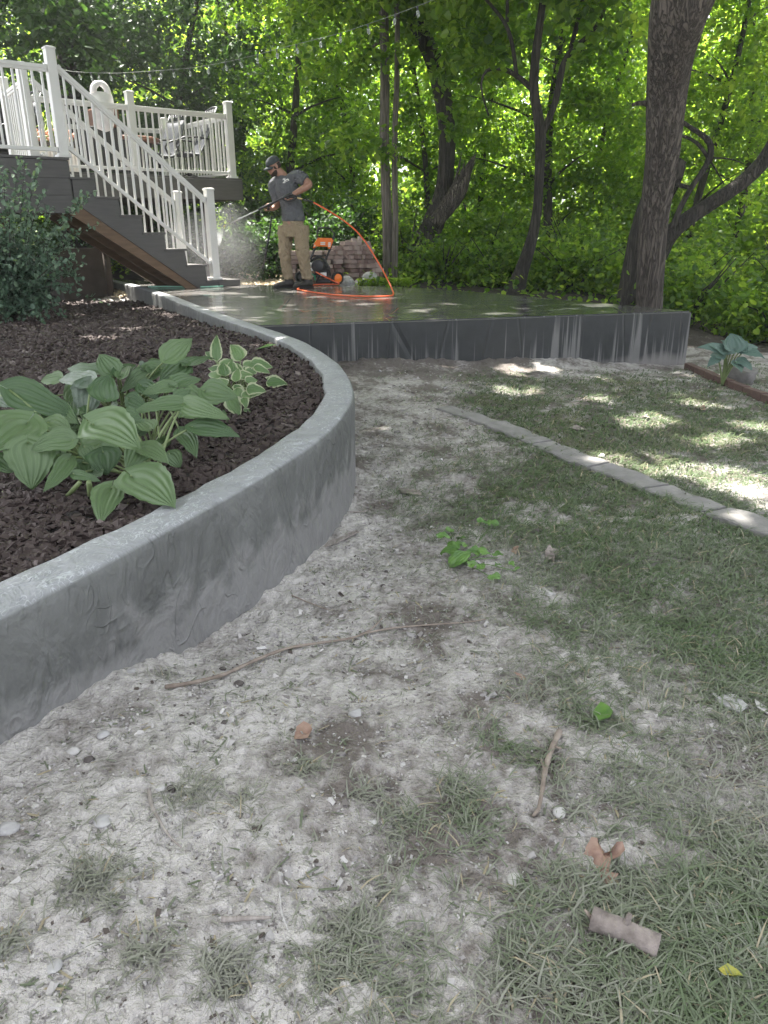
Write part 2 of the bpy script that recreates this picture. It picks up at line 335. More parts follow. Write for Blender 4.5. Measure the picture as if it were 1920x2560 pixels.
# patio slab
mid = oc+nrm*.06
ia = int(np.argmin(np.linalg.norm(oc-PZ(645,812)[:2], axis=1)))
left_edge = [mid[i] for i in range(n-1, ia, -12)]
A = oc[ia]+nrm[ia]*.05; B = PZ(1729, 777)[:2]
back = [PZ(x, y)[:2] for x, y in ((1610,766),(1500,757),(1400,748.5),(1300,739),(1210,731),(1120,724),(1040,719),(980,716),(900,714))]
back += [np.array([-1.6, 12.25]), np.array([-3.6, 13.2]), np.array([-5.4, 15.2])]
front = resample([A, B], 60)
poly = [tuple(p) for p in front]+[tuple(p) for p in back]+[tuple(p) for p in left_edge]
ZT = -.002
bm = bmesh.new()
vs = [bm.verts.new((p[0], p[1], ZT)) for p in poly]; fc = bm.faces.new(vs)
if fc.normal.z < 0: fc.normal_flip()
ext = bmesh.ops.extrude_face_region(bm, geom=[fc]); 
for e_ in ext['geom']:
    if isinstance(e_, bmesh.types.BMVert): pass
newv = [e_ for e_ in ext['geom'] if isinstance(e_, bmesh.types.BMVert)]
for v_ in newv: v_.co.z = ZT
for v_ in vs: v_.co.z = -1.1
bmesh.ops.recalc_face_normals(bm, faces=bm.faces)
edges = [e_ for e_ in bm.edges if all(v_.co.z > -.1 for v_ in e_.verts) and len(e_.link_faces) == 2]
bmesh.ops.bevel(bm, geom=edges, offset=.014, segments=3, affect='EDGES')
for v_ in bm.verts:
    if v_.co.z > -1: v_.co.x += .006*(vn(v_.co.x*5, v_.co.y*5, 3)-.5); v_.co.y += .012*(vn(v_.co.x*3, v_.co.z*3, 4)-.5)
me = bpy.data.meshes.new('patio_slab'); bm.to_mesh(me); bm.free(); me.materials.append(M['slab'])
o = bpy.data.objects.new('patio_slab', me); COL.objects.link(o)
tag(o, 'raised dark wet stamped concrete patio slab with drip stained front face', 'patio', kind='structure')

# dust mask drawn from what the ground shows: (px, py, bare 0..1)
DM = [(0,1900,1),(200,1800,.95),(450,1700,1),(700,1500,1),(900,1350,.95),(850,1250,.8),(950,1180,.7),(930,1080,.75),(950,980,.8),(1050,930,.62),(850,1500,1),(700,1750,1),(950,1600,1),(1100,1500,.85),(1150,1650,.85),
  (1000,1800,.75),(1050,2000,.45),(800,2050,.72),(500,2100,1.0),(200,2200,1.05),(100,2400,1.05),(350,2450,1.05),(600,2350,1.0),(150,2600,1.05),(500,2600,1.05),(760,2250,.95),(900,2350,.45),(850,2500,.85),(1050,2450,.35),(1150,2300,.5),(1150,2500,.75),
  (1300,2450,.35),(1300,2250,.45),(1500,2300,.35),(1700,2450,.15),(1850,2300,.1),(1800,2100,.25),(1600,2000,.4),(1450,1950,.55),(1400,2050,.6),(1250,1850,.35),(1300,1700,.45),(1200,1550,.55),(1350,1550,.3),(1500,1650,.35),(1500,1780,.25),
  (1750,1850,.6),(1850,1950,.65),(1650,1750,.45),(1800,1750,.25),(1900,1650,.1),(1700,1600,.05),(1500,1400,.1),(1550,1500,.15),(1350,1450,.35),(1200,1400,.5),(1150,1300,.42),(1350,1300,.28),(1500,1270,.2),(1700,1400,.02),(1850,1500,0),
  (1050,1230,.45),(1150,1180,.45),(1250,1220,.2),(1400,1250,.1),(1100,1080,.62),(1200,1130,.5),(1000,1040,.8),(1050,970,.7),(1250,1000,.1),(1350,1080,.05),(1500,1100,0),(1700,1100,0),(1850,1180,.35),(1890,1230,.45),(1750,1000,.1),(1550,960,.15),
  (1300,960,.18),(1200,940,.4),(1350,922,.65),(1500,918,.65),(1650,930,.5),(1800,960,.4),(1880,1000,.3),(1100,920,.6),(930,930,.6),(1600,1290,0),(1750,1350,0),(1450,1180,0),(1200,2100,.35),(950,1950,.7),(650,1950,.75)]
dmw = np.array([list(PG(x, y)[:2])+[t] for x, y, t in DM])
def dust(x, y):
    x = np.asarray(x, float); y = np.asarray(y, float); num = 0; den = 0
    for cx, cy, t in dmw:
        s = .10+.045*cy; w_ = 1.0/(((x-cx)**2+((y-cy)*.8)**2)/(s*s)+.15)**1.5
        num = num+w_*t; den = den+w_
    d = num/den
    return d
TUFTS = [(480,1990,.13),(250,2215,.16),(760,1430,.12),(400,1700,.10),(760,1930,.10),(900,1990,.10),(640,2090,.05),(370,2400,.10),(560,2440,.12),(860,2420,.20),(880,2350,.16),(700,1840,.05),(620,2020,.08),(20,2380,.07),(480,1880,.05),(1000,2060,.15),(1150,1990,.16)]
tuftw = [(PG(x, y)[:2], r*.55) for x, y, r in TUFTS]
# ground sheet, finer towards the camera
ys = [.25]
while ys[-1] < 6: ys.append(ys[-1]*1.0055+.0006)
while ys[-1] < 60: ys.append(ys[-1]*1.02)
ys = np.array(ys); ts = np.linspace(-1, 1, 420); ts = .95*ts+.65*ts**5
X = np.outer(ys, ts*.85)+0.0; X = X+np.sign(ts)[None,:]*np.abs(ts)[None,:]**3*1.0; Y = np.repeat(ys[:, None], len(ts), 1)
Z = gz(X, Y); D_ = dust(X, Y)
lawn = np.clip(1-D_, 0, 1)
rough_ = .035*(fbm(X*3, Y*3, 1, 3)-.5)+.030*(fbm(X*11, Y*11, 2, 4)-.5)+.022*np.maximum(0, fbm(X*30, Y*30, 3, 3)-.52)+.012*(fbm(X*60, Y*60, 6, 2)-.5)
clod = np.maximum(0, vn(X*22, Y*22, 11)-.72)*.06*sstep(.4, .8, D_)
# spoil heaped along the slab face and the foot of the wall
da = np.abs((X-A[0])*(B[1]-A[1])-(Y-A[1])*(B[0]-A[0]))/np.linalg.norm(B-A)
heap = .07*np.exp(-(da/.16)**2)*sstep(3.6, 1.2, X)*sstep(-1.2, -.6, X)+.05*np.exp(-(((X+.55)/.4)**2+((Y-6.0)/.55)**2))
wd = np.full(X.shape, 9.)
ocf = resample(oc, 900)
for i in range(len(ocf)): wd = np.minimum(wd, np.hypot(X-ocf[i,0], Y-ocf[i,1]))
foot = (.012+.022*(fbm(X*14, Y*14, 21, 3)-.45))*np.exp(-(wd/.05)**2)*sstep(8, 6, Y)
Z = Z+(rough_+clod)*np.where(Y > 9, 2.0, 1)+heap*(.6+.8*fbm(X*9, Y*9, 31, 3))+foot
D2 = np.clip(D_+.25*(fbm(X*5, Y*5, 41, 3)-.5), 0, 1); D2 = np.where(Y < 4.5, np.maximum(D2, .50*sstep(4.5, 3, Y)), D2); D2 = D2-.55*np.maximum(0, fbm(X*2.3+5, Y*2.3, 43, 3)-.55)/.25*sstep(.3, .8, D_); D2 = np.where(Y > 8.6, np.where((X > -4.4)&(X < -.6)&(Y > 11), .3, -1.2), D2)
D2 = D2-.35*np.exp(-(wd/.10)**2)*(Y > 4)-.6*np.exp(-(da/.6)**2)*(Y < 9)*(X < 1.4)-.3*np.exp(-((X+.2)**2+(Y-5.6)**2)/.8)
nx = len(ts); idx = np.arange(len(ys)*nx).reshape(len(ys), nx)
q = np.stack([idx[:-1,:-1], idx[:-1,1:], idx[1:,1:], idx[1:,:-1]], -1).reshape(-1, 4)
ground = raw_mesh('ground', np.stack([X, Y, Z], -1).reshape(-1, 3), q, M['ground'], attrs={'dust': D2.ravel()}, smooth=True)
tag(ground, 'trampled soil dusted with pale grey concrete powder', 'ground', kind='structure')
def gzz(x, y):  # close to the sheet's own height
    return gz(x, y)+.03*(fbm(np.asarray(x)*3, np.asarray(y)*3, 1, 3)-.5)+.030*(fbm(np.asarray(x)*11, np.asarray(y)*11, 2, 4)-.5)
b = MB(); b.add([(-63,-23,-1.6),(63,-23,-1.6),(63,63,-1.6),(-63,63,-1.6)], [(0,1,2,3)])
tag(b.build('terrain', simple('forest_floor', (.03,.028,.018), (.07,.06,.035), .95, 3)), 'dark forest floor beyond the yard', 'ground', kind='structure')
b = MB(); b.add([(-14,-9,-.46),(14,-9,-.46),(14,.27,-.46),(-14,.27,-.46)], [(0,1,2,3)])
tag(b.build('lawn', simple('lawn_behind', (.16,.17,.12), (.3,.3,.26), .95, 5)), 'lawn behind the photographer', 'ground', kind='structure')

# mulch bed
poly_m = np.array([tuple(p) for p in (oc+nrm*.08)]+[(-7.5, 15.5), (-9, 8), (-7, 1), (-3, -.3)])
def inpoly(x, y, P):
    c = np.zeros(x.shape, bool); j = len(P)-1
    for i in range(len(P)):
        xi, yi = P[i]; xj, yj = P[j]
        if yi != yj: c ^= ((yi > y) != (yj > y)) & (x < (xj-xi)*(y-yi)/(yj-yi)+xi)
        j = i
    return c
def mz(x, y):
    base = np.interp(y, [0, 4, 6, 8.5, 11, 13.5, 16], [-.030, -.035, -.06, -.13, -.20, -.27, -.3])
    return base+.02*(fbm(np.asarray(x)*2, np.asarray(y)*2, 51, 3)-.5)
ys2 = [.2]
while ys2[-1] < 15.5: ys2.append(ys2[-1]*1.006+.004)
ys2 = np.array(ys2); xs2 = np.linspace(0, 1, 330); Xm = -(.0+xs2[None,:]**1.3*(1.6+.62*ys2[:,None]))+.1; Ym = np.repeat(ys2[:,None], 330, 1)
Zm = mz(Xm, Ym)+.016*(fbm(Xm*28, Ym*28, 53, 3)-.5)+.02*(fbm(Xm*60, Ym*60, 54, 2)-.5)
idx = np.arange(Xm.size).reshape(Xm.shape); q = np.stack([idx[:-1,:-1], idx[1:,:-1], idx[1:,1:], idx[:-1,1:]], -1).reshape(-1, 4)
cx = Xm.ravel()[q].mean(1); cy = Ym.ravel()[q].mean(1); q = q[inpoly(cx, cy, poly_m)]
used = np.unique(q); remap = np.zeros(Xm.size, int); remap[used] = np.arange(len(used))
V = np.stack([Xm, Ym, Zm], -1).reshape(-1, 3)[used]
mulch = raw_mesh('mulch_bed', V, remap[q], M['mulch'], smooth=True)
tag(mulch, 'dark brown shredded bark bed inside the curved wall', 'mulch', kind='structure')
# loose chips: nobody could count them
def chips(N, sampler, size, mname, name, label, cat, flat=.35, tintf=None, elong=1.6, lift=.3, parent=None, tilt=1.0):
    x, y, z, sc_ = sampler(N); N = len(x)
    base = np.array([(-1,-.5,-.5),(1,-.6,-.4),(.8,.7,-.5),(-.7,.6,-.6),(-.8,-.6,.5),(.7,-.4,.6),(.9,.5,.4),(-.9,.5,.5)])
    v = base[None]*np.array([elong, 1, flat])+RNG.uniform(-.28, .28, (N, 8, 3))*np.array([elong, 1, flat])
    v = v*(size*sc_*RNG.uniform(.45, 1.3, N))[:, None, None]*.5
    a = RNG.uniform(0, 6.283, N); tl = RNG.normal(0, .5*tilt, N); tr = RNG.normal(0, .5*tilt, N)
    ca, sa, ct, st_, cr, sr = np.cos(a), np.sin(a), np.cos(tl), np.sin(tl), np.cos(tr), np.sin(tr)
    x1, y1, z1 = v[..., 0], v[..., 1], v[..., 2]
    y2 = y1*ct[:,None]-z1*st_[:,None]; z2 = y1*st_[:,None]+z1*ct[:,None]
    x3 = x1*cr[:,None]+z2*sr[:,None]; z3 = -x1*sr[:,None]+z2*cr[:,None]
    x4 = x3*ca[:,None]-y2*sa[:,None]; y4 = x3*sa[:,None]+y2*ca[:,None]
    P3 = np.stack([x4+x[:,None], y4+y[:,None], z3+(z+lift*size*sc_*flat)[:,None]], -1).reshape(-1, 3)
    F = np.array([(0,3,2,1),(4,5,6,7),(0,1,5,4),(1,2,6,5),(2,3,7,6),(3,0,4,7)])
    q = (F[None]+(np.arange(N)*8)[:, None, None]).reshape(-1, 4)
    t = RNG.uniform(0, 1, N)**1.0 if tintf is None else tintf(x, y)
    ob = raw_mesh(name, P3, q, M[mname], parent=parent, attrs={'tint': np.repeat(t, 8)})
    if parent is None: tag(ob, label, cat, kind='stuff')
    return ob
def s_mulch(N):
    y = .9*(12/.9)**(RNG.uniform(0, 1, N)**.85); x = -RNG.uniform(-.15, 1, N)*(.75+.62*y); k = inpoly(x, y, poly_m); x = x[k]; y = y[k]
    return x, y, mz(x, y), .8+.14*y
chips(60000, s_mulch, .0245, 'mulchchip', 'mulch_chips', 'loose shredded dark bark chips covering the planter bed', 'mulch', flat=.5, tintf=lambda x, y: np.clip(.45*RNG.uniform(0, 1, len(x))+.5*fbm(x*3, y*3, 71, 3)+(RNG.uniform(0, 1, len(x)) > .96)*.4, 0, 1), elong=1.45, lift=.4)
def s_crumb(N):
    y = .55*(7.2/.55)**(RNG.uniform(0, 1, N)**.9); x = RNG.uniform(-.75, .75, N)*(y+.3)
    d = dust(x, y); k = (RNG.uniform(0, 1, N) < np.clip(d*1.2-.2+.6*(fbm(x*4, y*4, 61, 3)-.45), .02, 1)) & ~inpoly(x, y, poly_m) & (np.abs((x-A[0])*(B[1]-A[1])-(y-A[1])*(B[0]-A[0])) > 0)
    kk = ((x-A[0])*(B[1]-A[1])-(y-A[1])*(B[0]-A[0])) > 0
    k &= kk; x = x[k]; y = y[k]; return x, y, gzz(x, y), (.35+.12*y)*(1+2.2*RNG.uniform(0, 1, len(x))*(RNG.uniform(0, 1, len(x)) > .93))
chips(85000, s_crumb, .0115, 'crumb', 'dirt_crumbs', 'small pale crumbs of mortar and dirt scattered over the dusty ground', 'gravel', flat=.7, elong=1.15, lift=.15, tintf=lambda x, y: np.where(RNG.uniform(0, 1, len(x)) > .95, 1, RNG.uniform(0, .85, len(x))))
def s_clip(N):
    y = .55*(6.5/.55)**(RNG.uniform(0, 1, N)**.9); x = RNG.uniform(-.75, .75, N)*(y+.3); k = ~inpoly(x, y, poly_m) & (((x-A[0])*(B[1]-A[1])-(y-A[1])*(B[0]-A[0])) > 0) & (fbm(x*5, y*5, 63, 3) > .46)
    x = x[k]; y = y[k]; return x, y, gzz(x, y), .8+.12*y
chips(9000, s_clip, .0062, 'grass', 'grass_clippings', 'flattened dry grass clippings and straw bits lying on the dust', 'grass clippings', flat=.22, elong=6.5, lift=.5, tilt=.18, tintf=lambda x, y: np.where(RNG.uniform(0, 1, len(x)) > .8, 1, RNG.uniform(0, .35, len(x))))
def s_grav(N):
    x = RNG.uniform(-4.6, -.9, N); y = RNG.uniform(12.6, 21.0, N); k = x > -4.3; x = x[k]; y = y[k]; return x, y, gz(x, y)+.01+0*x, 1+0*x
chips(16000, s_grav, .05, 'gravel', 'gravel_path', 'tan gravel strip lying behind the patio and the stairs', 'gravel', flat=.5, elong=1.2)
# ================================================================== DECK AND STAIRS
U_ = np.array([math.cos(R(40)), math.sin(R(40)), 0]); V_ = np.array([-U_[1], U_[0], 0]); W_ = np.array([0,0,1.])
_b = PZ(560, 716, 0); DO = PP(167, 394, _b, U_).copy(); DO[2] = 0
AX = [U_, V_, W_]
def L(u, v, z): return DO+U_*u+V_*v+W_*z
ZD = 1.67; RISE = .224; RUN = .30; SW = 1.1
deck = thing('deck', L(1, 2, 0), 'grey raised deck with white railings and dark fascia on the left', 'deck')
def lbox(b, u0, u1, v0, v1, z0, z1): b.box(L((u0+u1)/2, (v0+v1)/2, (z0+z1)/2), (abs(u1-u0), abs(v1-v0), abs(z1-z0)), AX); return b
b = MB()
for i in range(40):   # boards across
    v0 = .0+i*.145
    lbox(b, -5.5, (0.02 if v0 < 2.22 else 3.88), v0-.02, v0+.12, ZD-.03, ZD)
b.build('floor_board', M['composite'], deck, bevel=.003)
b = MB()
for k, (z0, z1) in enumerate(((1.43, 1.635), (1.225, 1.428), (1.01, 1.223))): lbox(b, -5.5, .0, -.005, .02, z0, z1)
lbox(b, -.002, .022, .02, 2.3, 1.01, 1.635)
b.build('fascia', M['composite'], deck, bevel=.003)
b = MB(); lbox(b, .022, 3.85, 2.28, 2.305, 1.31, 1.635); lbox(b, 3.85, 3.875, 2.28, 8, 1.31, 1.635); b.build('fascia', M['composite'], deck, bevel=.003)
b = MB(); lbox(b, -5.4, -.05, .05, 2.2, 1.05, 1.6); lbox(b, -5.4, 3.8, 2.4, 7.6, 1.35, 1.6); b.build('joist', M['darkwood'], deck)
for (u, v, s_) in ((-.75, .75, .16), (-.2, 3.2, .14), (1.2, 2.55, .14), (3.3, 2.7, .14), (3.4, 5.4, .14), (-2.6, .8, .14)):
    b = MB(); lbox(b, u, u+s_, v, v+s_, -.35, 1.36); b.build('support_post', M['lumber'] if u < 2 else M['darkwood'], deck, bevel=.004)
b = MB(); lbox(b, .35, 1.15, 1.9, 2.5, -.3, .55); b.build('support_footing', M['darkwood'], deck, bevel=.01)
PW = .115
def post(u, v, z0, z1, par):
    b = MB(); lbox(b, u-PW/2, u+PW/2, v-PW/2, v+PW/2, z0, z1-.03); p = b.build('railing_post', M['vinyl'], par, bevel=.006)
    b = MB(); lbox(b, u-PW/2-.008, u+PW/2+.008, v-PW/2-.008, v+PW/2+.008, z1-.035, z1-.012); c = L(u, v, z1)
    s = PW/2+.006; pts = [L(u+a*s, v+c_*s, z1-.012) for a, c_ in ((-1,-1),(1,-1),(1,1),(-1,1))]+[L(u+a*s*.6, v+c_*s*.6, z1) for a, c_ in ((-1,-1),(1,-1),(1,1),(-1,1))]
    b.add(pts, [(4,5,6,7),(0,1,5,4),(1,2,6,5),(2,3,7,6),(3,0,4,7)]); b.build('post_cap', M['vinyl'], par, bevel=.004)
    b = MB(); lbox(b, u-PW/2-.022, u+PW/2+.022, v-PW/2-.022, v+PW/2+.022, z0, z0+.035); b.build('post_base', M['vinyl'], par, bevel=.008)
def rail(par, a, b_, zt0, zt1, zb0, zb1, sp=.115, inset=.06):
    """a,b: (u,v) ends; top and bottom heights at both ends"""
    a = np.array(a, float); b_ = np.array(b_, float); d = (b_-a); Ln = np.linalg.norm(d); d = d/Ln
    r = MB(); A3 = L(*(a+d*inset), zt0); B3 = L(*(b_-d*inset), zt1); r.beam(A3, B3, .062, .045); r.beam(A3-W_*.035, B3-W_*.035, .04, .04)
    A4 = L(*(a+d*inset), zb0); B4 = L(*(b_-d*inset), zb1)
    ra = r.build('railing', M['vinyl'], par, bevel=.005); r = MB(); r.beam(A4, B4, .045, .042); r.build('bottom_rail', M['vinyl'], ra, bevel=.005)
    k = MB()
    for (p, q) in ((A3, 1), (B3, -1), (A4, 1), (B4, -1)): k.beam(p-(B3-A3)/Ln*.0, p+(B3-A3)/Ln*.035*q, .07, .06)
    k.build('bracket', M['vinyl'], ra, bevel=.008)
    nb = int((Ln-2*inset)/sp)
    for i in range(nb):
        t = (i+.6)/(nb+.2); p = A3+(B3-A3)*t; q = A4+(B4-A4)*t
        m_ = MB(); m_.box((p+q)/2-W_*.01, (.024, .024, (p-q)[2]-.03), AX); m_.build('baluster', M['vinyl'], ra)
    return ra
ZP = 2.91
post(-.02, 0.06, ZD, ZP, deck); post(-.02, SW+.10, ZD, ZP, deck); post(.10, 2.46, ZD, ZP, deck); post(2.0, 2.46, ZD, ZP, deck); post(3.78, 2.46, ZD, ZP, deck)
post(-2.1, .06, ZD, ZP, deck); post(3.78, 5.0, ZD, ZP, deck); post(-2.6, 6.2, ZD, ZP, deck)
rail(deck, (-2.1, .06), (-.02, .06), ZP-.23, ZP-.23, ZD+.09, ZD+.09)
rail(deck, (-.02, SW+.10), (.1, 2.46), ZP-.23, ZP-.23, ZD+.09, ZD+.09)
rail(deck, (.1, 2.46), (2.0, 2.46), ZP-.23, ZP-.23, ZD+.09, ZD+.09)
rail(deck, (2.0, 2.46), (3.78, 2.46), ZP-.23, ZP-.23, ZD+.09, ZD+.09)
rail(deck, (3.78, 2.46), (3.78, 5.0), ZP-.23, ZP-.23, ZD+.09, ZD+.09)
rail(deck, (3.78, 5.0), (-2.6, 6.2), ZP-.23, ZP-.23, ZD+.09, ZD+.09, sp=.2)
# staircase
st_ = thing('staircase', L(1.9, SW/2, 0), 'grey composite stairs with white sloping railings leading down to the wet patio', 'staircase')
for k in range(1, 8):
    z = ZD-RISE*k; u1 = k*RUN; u0 = u1-RUN
    b = MB(); lbox(b, u0-.01, u1+.025, -.03, SW+.03, z-.03, z-.001); b.build('tread', M['composite'], st_, bevel=.004)
    b = MB(); lbox(b, u1-.022, u1, .0, SW, max(z-RISE, -.0), z-.031); b.build('riser', M['composite'], st_)
for v0 in (-.012, SW-.013):
    pts = []
    for k in range(0, 8):
        z = ZD-RISE*k
        if k == 0: pts += [(0.024, z-.24)]; continue
        pts += [((k-1)*RUN+.024, z-.031), (k*RUN-.001, z-.031)]
    pts += [(7*RUN-.001, .004), (1.65, .004), (.024, 1.14)]
    pts = pts[1:] if pts[0][1] < pts[1][1] else pts
    b = MB(); vsA = [L(u, v0, z) for u, z in pts]; vsB = [L(u, v0+.025, z) for u, z in pts]; m_ = len(pts)
    b.add(vsA+vsB, [tuple(range(m_)), tuple(range(2*m_-1, m_-1, -1))]+[(i, i+m_, (i+1) % m_+m_, (i+1) % m_) for i in range(m_)])
    b.build('stringer', M['composite'], st_)
for v0, off in ((.03, 0), (.54, 0), (SW-.06, 0)):
    b = MB(); b.beam(L(.0, v0, 1.12-off), L(1.78, v0, -.06-off+.02), .04, .26, up=(0,0,1)); b.build('carriage', M['lumber'], st_)
b = MB(); lbox(b, 2.0, 2.36, -.03, SW+.03, .003, .095); b.build('bottom_step', M['composite'], st_, bevel=.006)
post(1.99, .06, .10, 1.37, st_); post(1.99, SW-.02, .10, 1.37, st_)
for v in (.06, SW-.02):
    rail(st_, (-.02, v), (1.99, v), 2.70, 1.21, 1.80, .34, sp=.105, inset=.065)

# ---------------- things on the deck
M['sling'] = simple('grey_sling_fabric', (.035,.039,.046), (.055,.060,.070), .7, 60, .0008)
M['blackmetal'] = simple('black_metal', (.012,.012,.013), (.025,.025,.026), .38, 30)
M['greymetal'] = simple('grey_cast_metal', (.07,.075,.08), (.11,.115,.12), .4, 30, metal=.4)
M['black'] = simple('black_cover', (.012,.013,.014), (.022,.023,.025), .7, 10, .004)
M['brown'] = simple('rust_brown', (.11,.045,.026), (.17,.075,.042), .6, 14)
M['plastic'] = simple('white_plastic', (.78,.76,.76), (.70,.66,.67), .35, 14, .01, bscale=16)
M['slats'] = simple('cream_slats', (.62,.58,.52), (.70,.66,.6), .6, 12)
def arc(c, ax, ay, a0, a1, n_=12): return [np.array(c)+np.array(ax)*math.cos(R(a0+(a1-a0)*i/n_))+np.array(ay)*math.sin(R(a0+(a1-a0)*i/n_)) for i in range(n_+1)]
def sling_chair(px, yy, ang, label):
    p_ = PY(px, 400, yy)-DO; u, v = p_ @ U_, p_ @ V_
    ca, sa = math.cos(R(ang)), math.sin(R(ang)); X_ = U_*ca+V_*sa; Y_ = -U_*sa+V_*ca   # X_ faces forward
    t = thing('patio_chair', L(u, v, ZD), label, 'chair', 'grey sling chairs on the deck'); o_ = L(u, v, ZD)
    Q = lambda x, y, z: o_+(X_*x+Y_*y+W_*z)*1.06
    b = MB(); rows = 14; vs = []
    path = [(-.42,1.02),(-.33,.82),(-.26,.62),(-.2,.48),(-.12,.41),(.05,.41),(.22,.43),(.28,.40)]
    pr = resample([(a, 0, c) for a, c in path], rows)
    for i in range(rows):
        for j in range(5): vs.append(Q(pr[i][0], (j-2)*.13, pr[i][2]-.02*(1-((j-2)/2)**2)))
    b.add(vs, [(i*5+j, i*5+j+1, (i+1)*5+j+1, (i+1)*5+j) for i in range(rows-1) for j in range(4)], True)
    s_ = b.build('seat_sling', M['sling'], t); q = s_.modifiers.new('solid', 'SOLIDIFY'); q.thickness = .012
    b = MB()
    for sgn in (-1, 1):
        b.tube([Q(a, sgn*.27, c) for a, c in ((-.50,1.16),(-.42,1.0),(-.26,.62),(-.12,.41),(.24,.43))], .017, 8)
    b.tube([Q(-.50,-.27,1.16), Q(-.52,0,1.19), Q(-.50,.27,1.16)], .017, 8); b.tube([Q(-.43,-.27,1.02), Q(-.43,.27,1.02)], .012, 8)
    b.build('frame', M['greymetal'], t)
    b = MB()
    for i in range(7):
        y0 = -.24+i*.08
        for sg in (-1, 1):
            y1 = y0+sg*.08
            if abs(y1) < .27: b.tube([Q(-.49, y0, 1.15), Q(-.44, y1, 1.03)], .006, 5)
    b.build('lattice', M['greymetal'], t)
    for sgn in (-1, 1):
        b = MB(); y0 = sgn*.30
        b.tube([Q(-.30, y0, .66), Q(-.1, y0, .68), Q(.12, y0, .67), Q(.24, y0, .63), Q(.29, y0, .55), Q(.25, y0, .46), Q(.17, y0, .43)], .018, 8); b.build('armrest', M['blackmetal'], t)
    b = MB(); b.tube(arc(o_+W_*.03, X_*.34, Y_*.34, 0, 360, 20), .016, 6); b.tube([Q(0,0,.03), Q(0,0,.38)], .035, 8)
    for a in range(4): b.tube([Q(0,0,.12), Q(.28*math.cos(a*1.57), .28*math.sin(a*1.57), .03)], .014, 6)
    b.build('swivel_base', M['blackmetal'], t)
sling_chair(470, 15.6, 172, 'grey sling patio chair nearest the railing corner, back turned right')
sling_chair(398, 16.0, 188, 'grey sling patio chair behind the railing, left of the corner chair')
sling_chair(28, 13.6, 190, 'pale sling patio chair at the far left edge of the deck')
# round table
FT = PY(325, 350, 15.0)-DO; FU, FV = FT @ U_, FT @ V_
t = thing('fire_table', L(FU, FV, ZD), 'round brown topped table behind the white railing beside the grey chairs', 'table')
b = MB(); o_ = L(FU, FV, 0); b.loft([(o_+W_*(ZD+z), U_*r, V_*r) for z, r in ((.60,.40),(.61,.50),(.655,.51),(.67,.49),(.672,.3))]); b.build('tabletop', M['brown'], t)
b = MB(); b.loft([(o_+W_*(ZD+z), U_*r, V_*r) for z, r in ((.02,.36),(.05,.37),(.3,.30),(.58,.38))]); b.build('table_base', M['blackmetal'], t)
# grill box with copper panel
GT = PY(262, 350, 14.6)-DO; GU, GV = (GT @ U_)-1.3, (GT @ V_)-3.1
t = thing('grill', L(1.25+GU, 3.1+GV, ZD), 'black covered grill with copper brown panel behind the stair railing', 'grill')
b = MB(); lbox(b, .95+GU, 1.68+GU, 2.85+GV, 3.35+GV, ZD+.12, ZD+.78); b.build('cover', M['black'], t, bevel=.03)
b = MB(); lbox(b, 1.12+GU, 1.5+GU, 2.84+GV, 3.3+GV, ZD+.785, ZD+1.08); b.build('hood', M['brown'], t, bevel=.03)
for (u, v) in ((1.0, 2.9), (1.55, 2.9), (1.0, 3.3), (1.55, 3.3)): b = MB(); b.tube([L(u+GU, v+GV, ZD), L(u+GU, v+GV, ZD+.14)], .03, 8); b.build('leg', M['blackmetal'], t)
# plastic bag with handle hole
b = MB(); o_ = PP(254, 250, L(0, 2.56, 0), U_)+W_*-.02; rows = []
outl = [(-.45,.16,.07),(-.2,.17,.07),(0,.20,.08),(.05,.195,.08),(.11,.18,.06),(.14,.165,.04)]
b.loft([(o_+W_*z, U_*r, V_*r2) for z, r, r2 in outl])
bag = thing('plastic_bag', o_, 'crinkled white plastic bag with oval handle hole standing above the far railing', 'bag')
b.build('bag_body', M['plastic'], bag, sub=1)
b = MB()
b.tube(arc(o_+W_*.13, U_*.115, W_*.125, -8, 188, 16), [.055]*2+[.05]*6+[.038]*2+[.05]*5+[.055]*2, 8)
b.build('bag_handle', M['plastic'], bag)
# second shorter black bins seen between balusters
t = thing('storage_bench', L(.9, 4.6, ZD), 'black wicker storage bench at the back of the deck', 'bench')
b = MB(); lbox(b, .2, 1.9, 4.4, 5.0, ZD+.04, ZD+.55); b.build('bench_box', M['black'], t, bevel=.03)
b = MB(); lbox(b, .16, 1.94, 4.36, 5.04, ZD+.553, ZD+.61); b.build('lid', M['blackmetal'], t, bevel=.02)
b = MB(); lbox(b, -.2, 1.0, 3.7, 3.9, ZD+.35, ZD+1.0)
tag(b.build('television_cover', M['black'], bevel=.04), 'black fabric covered panel standing behind the flower planter', 'cover')
# planter with flowers
t = thing('flower_planter', PY(124, 350, 13.7)*np.array([1,1,0])+W_*ZD, 'cream slatted planter box of mixed flowers at the top of the stairs', 'planter')
_p = PY(124, 350, 13.7)-DO; uc, vc = _p @ U_, _p @ V_
b = MB(); lbox(b, uc-.26, uc+.34, vc-.2, vc+.2, ZD+.01, ZD+.40)
b.build('planter_box', M['slats'], t, bevel=.004)
b = MB()
for i in range(11): lbox(b, uc-.25+i*.055, uc-.22+i*.055, vc-.222, vc-.203, ZD+.02, ZD+.39)
b.build('slat', M['slats'], t, bevel=.004)
b = MB(); lbox(b, uc-.28, uc+.36, vc-.23, vc+.22, ZD+.402, ZD+.46); b.build('rim', M['darkwood'], t, bevel=.004)
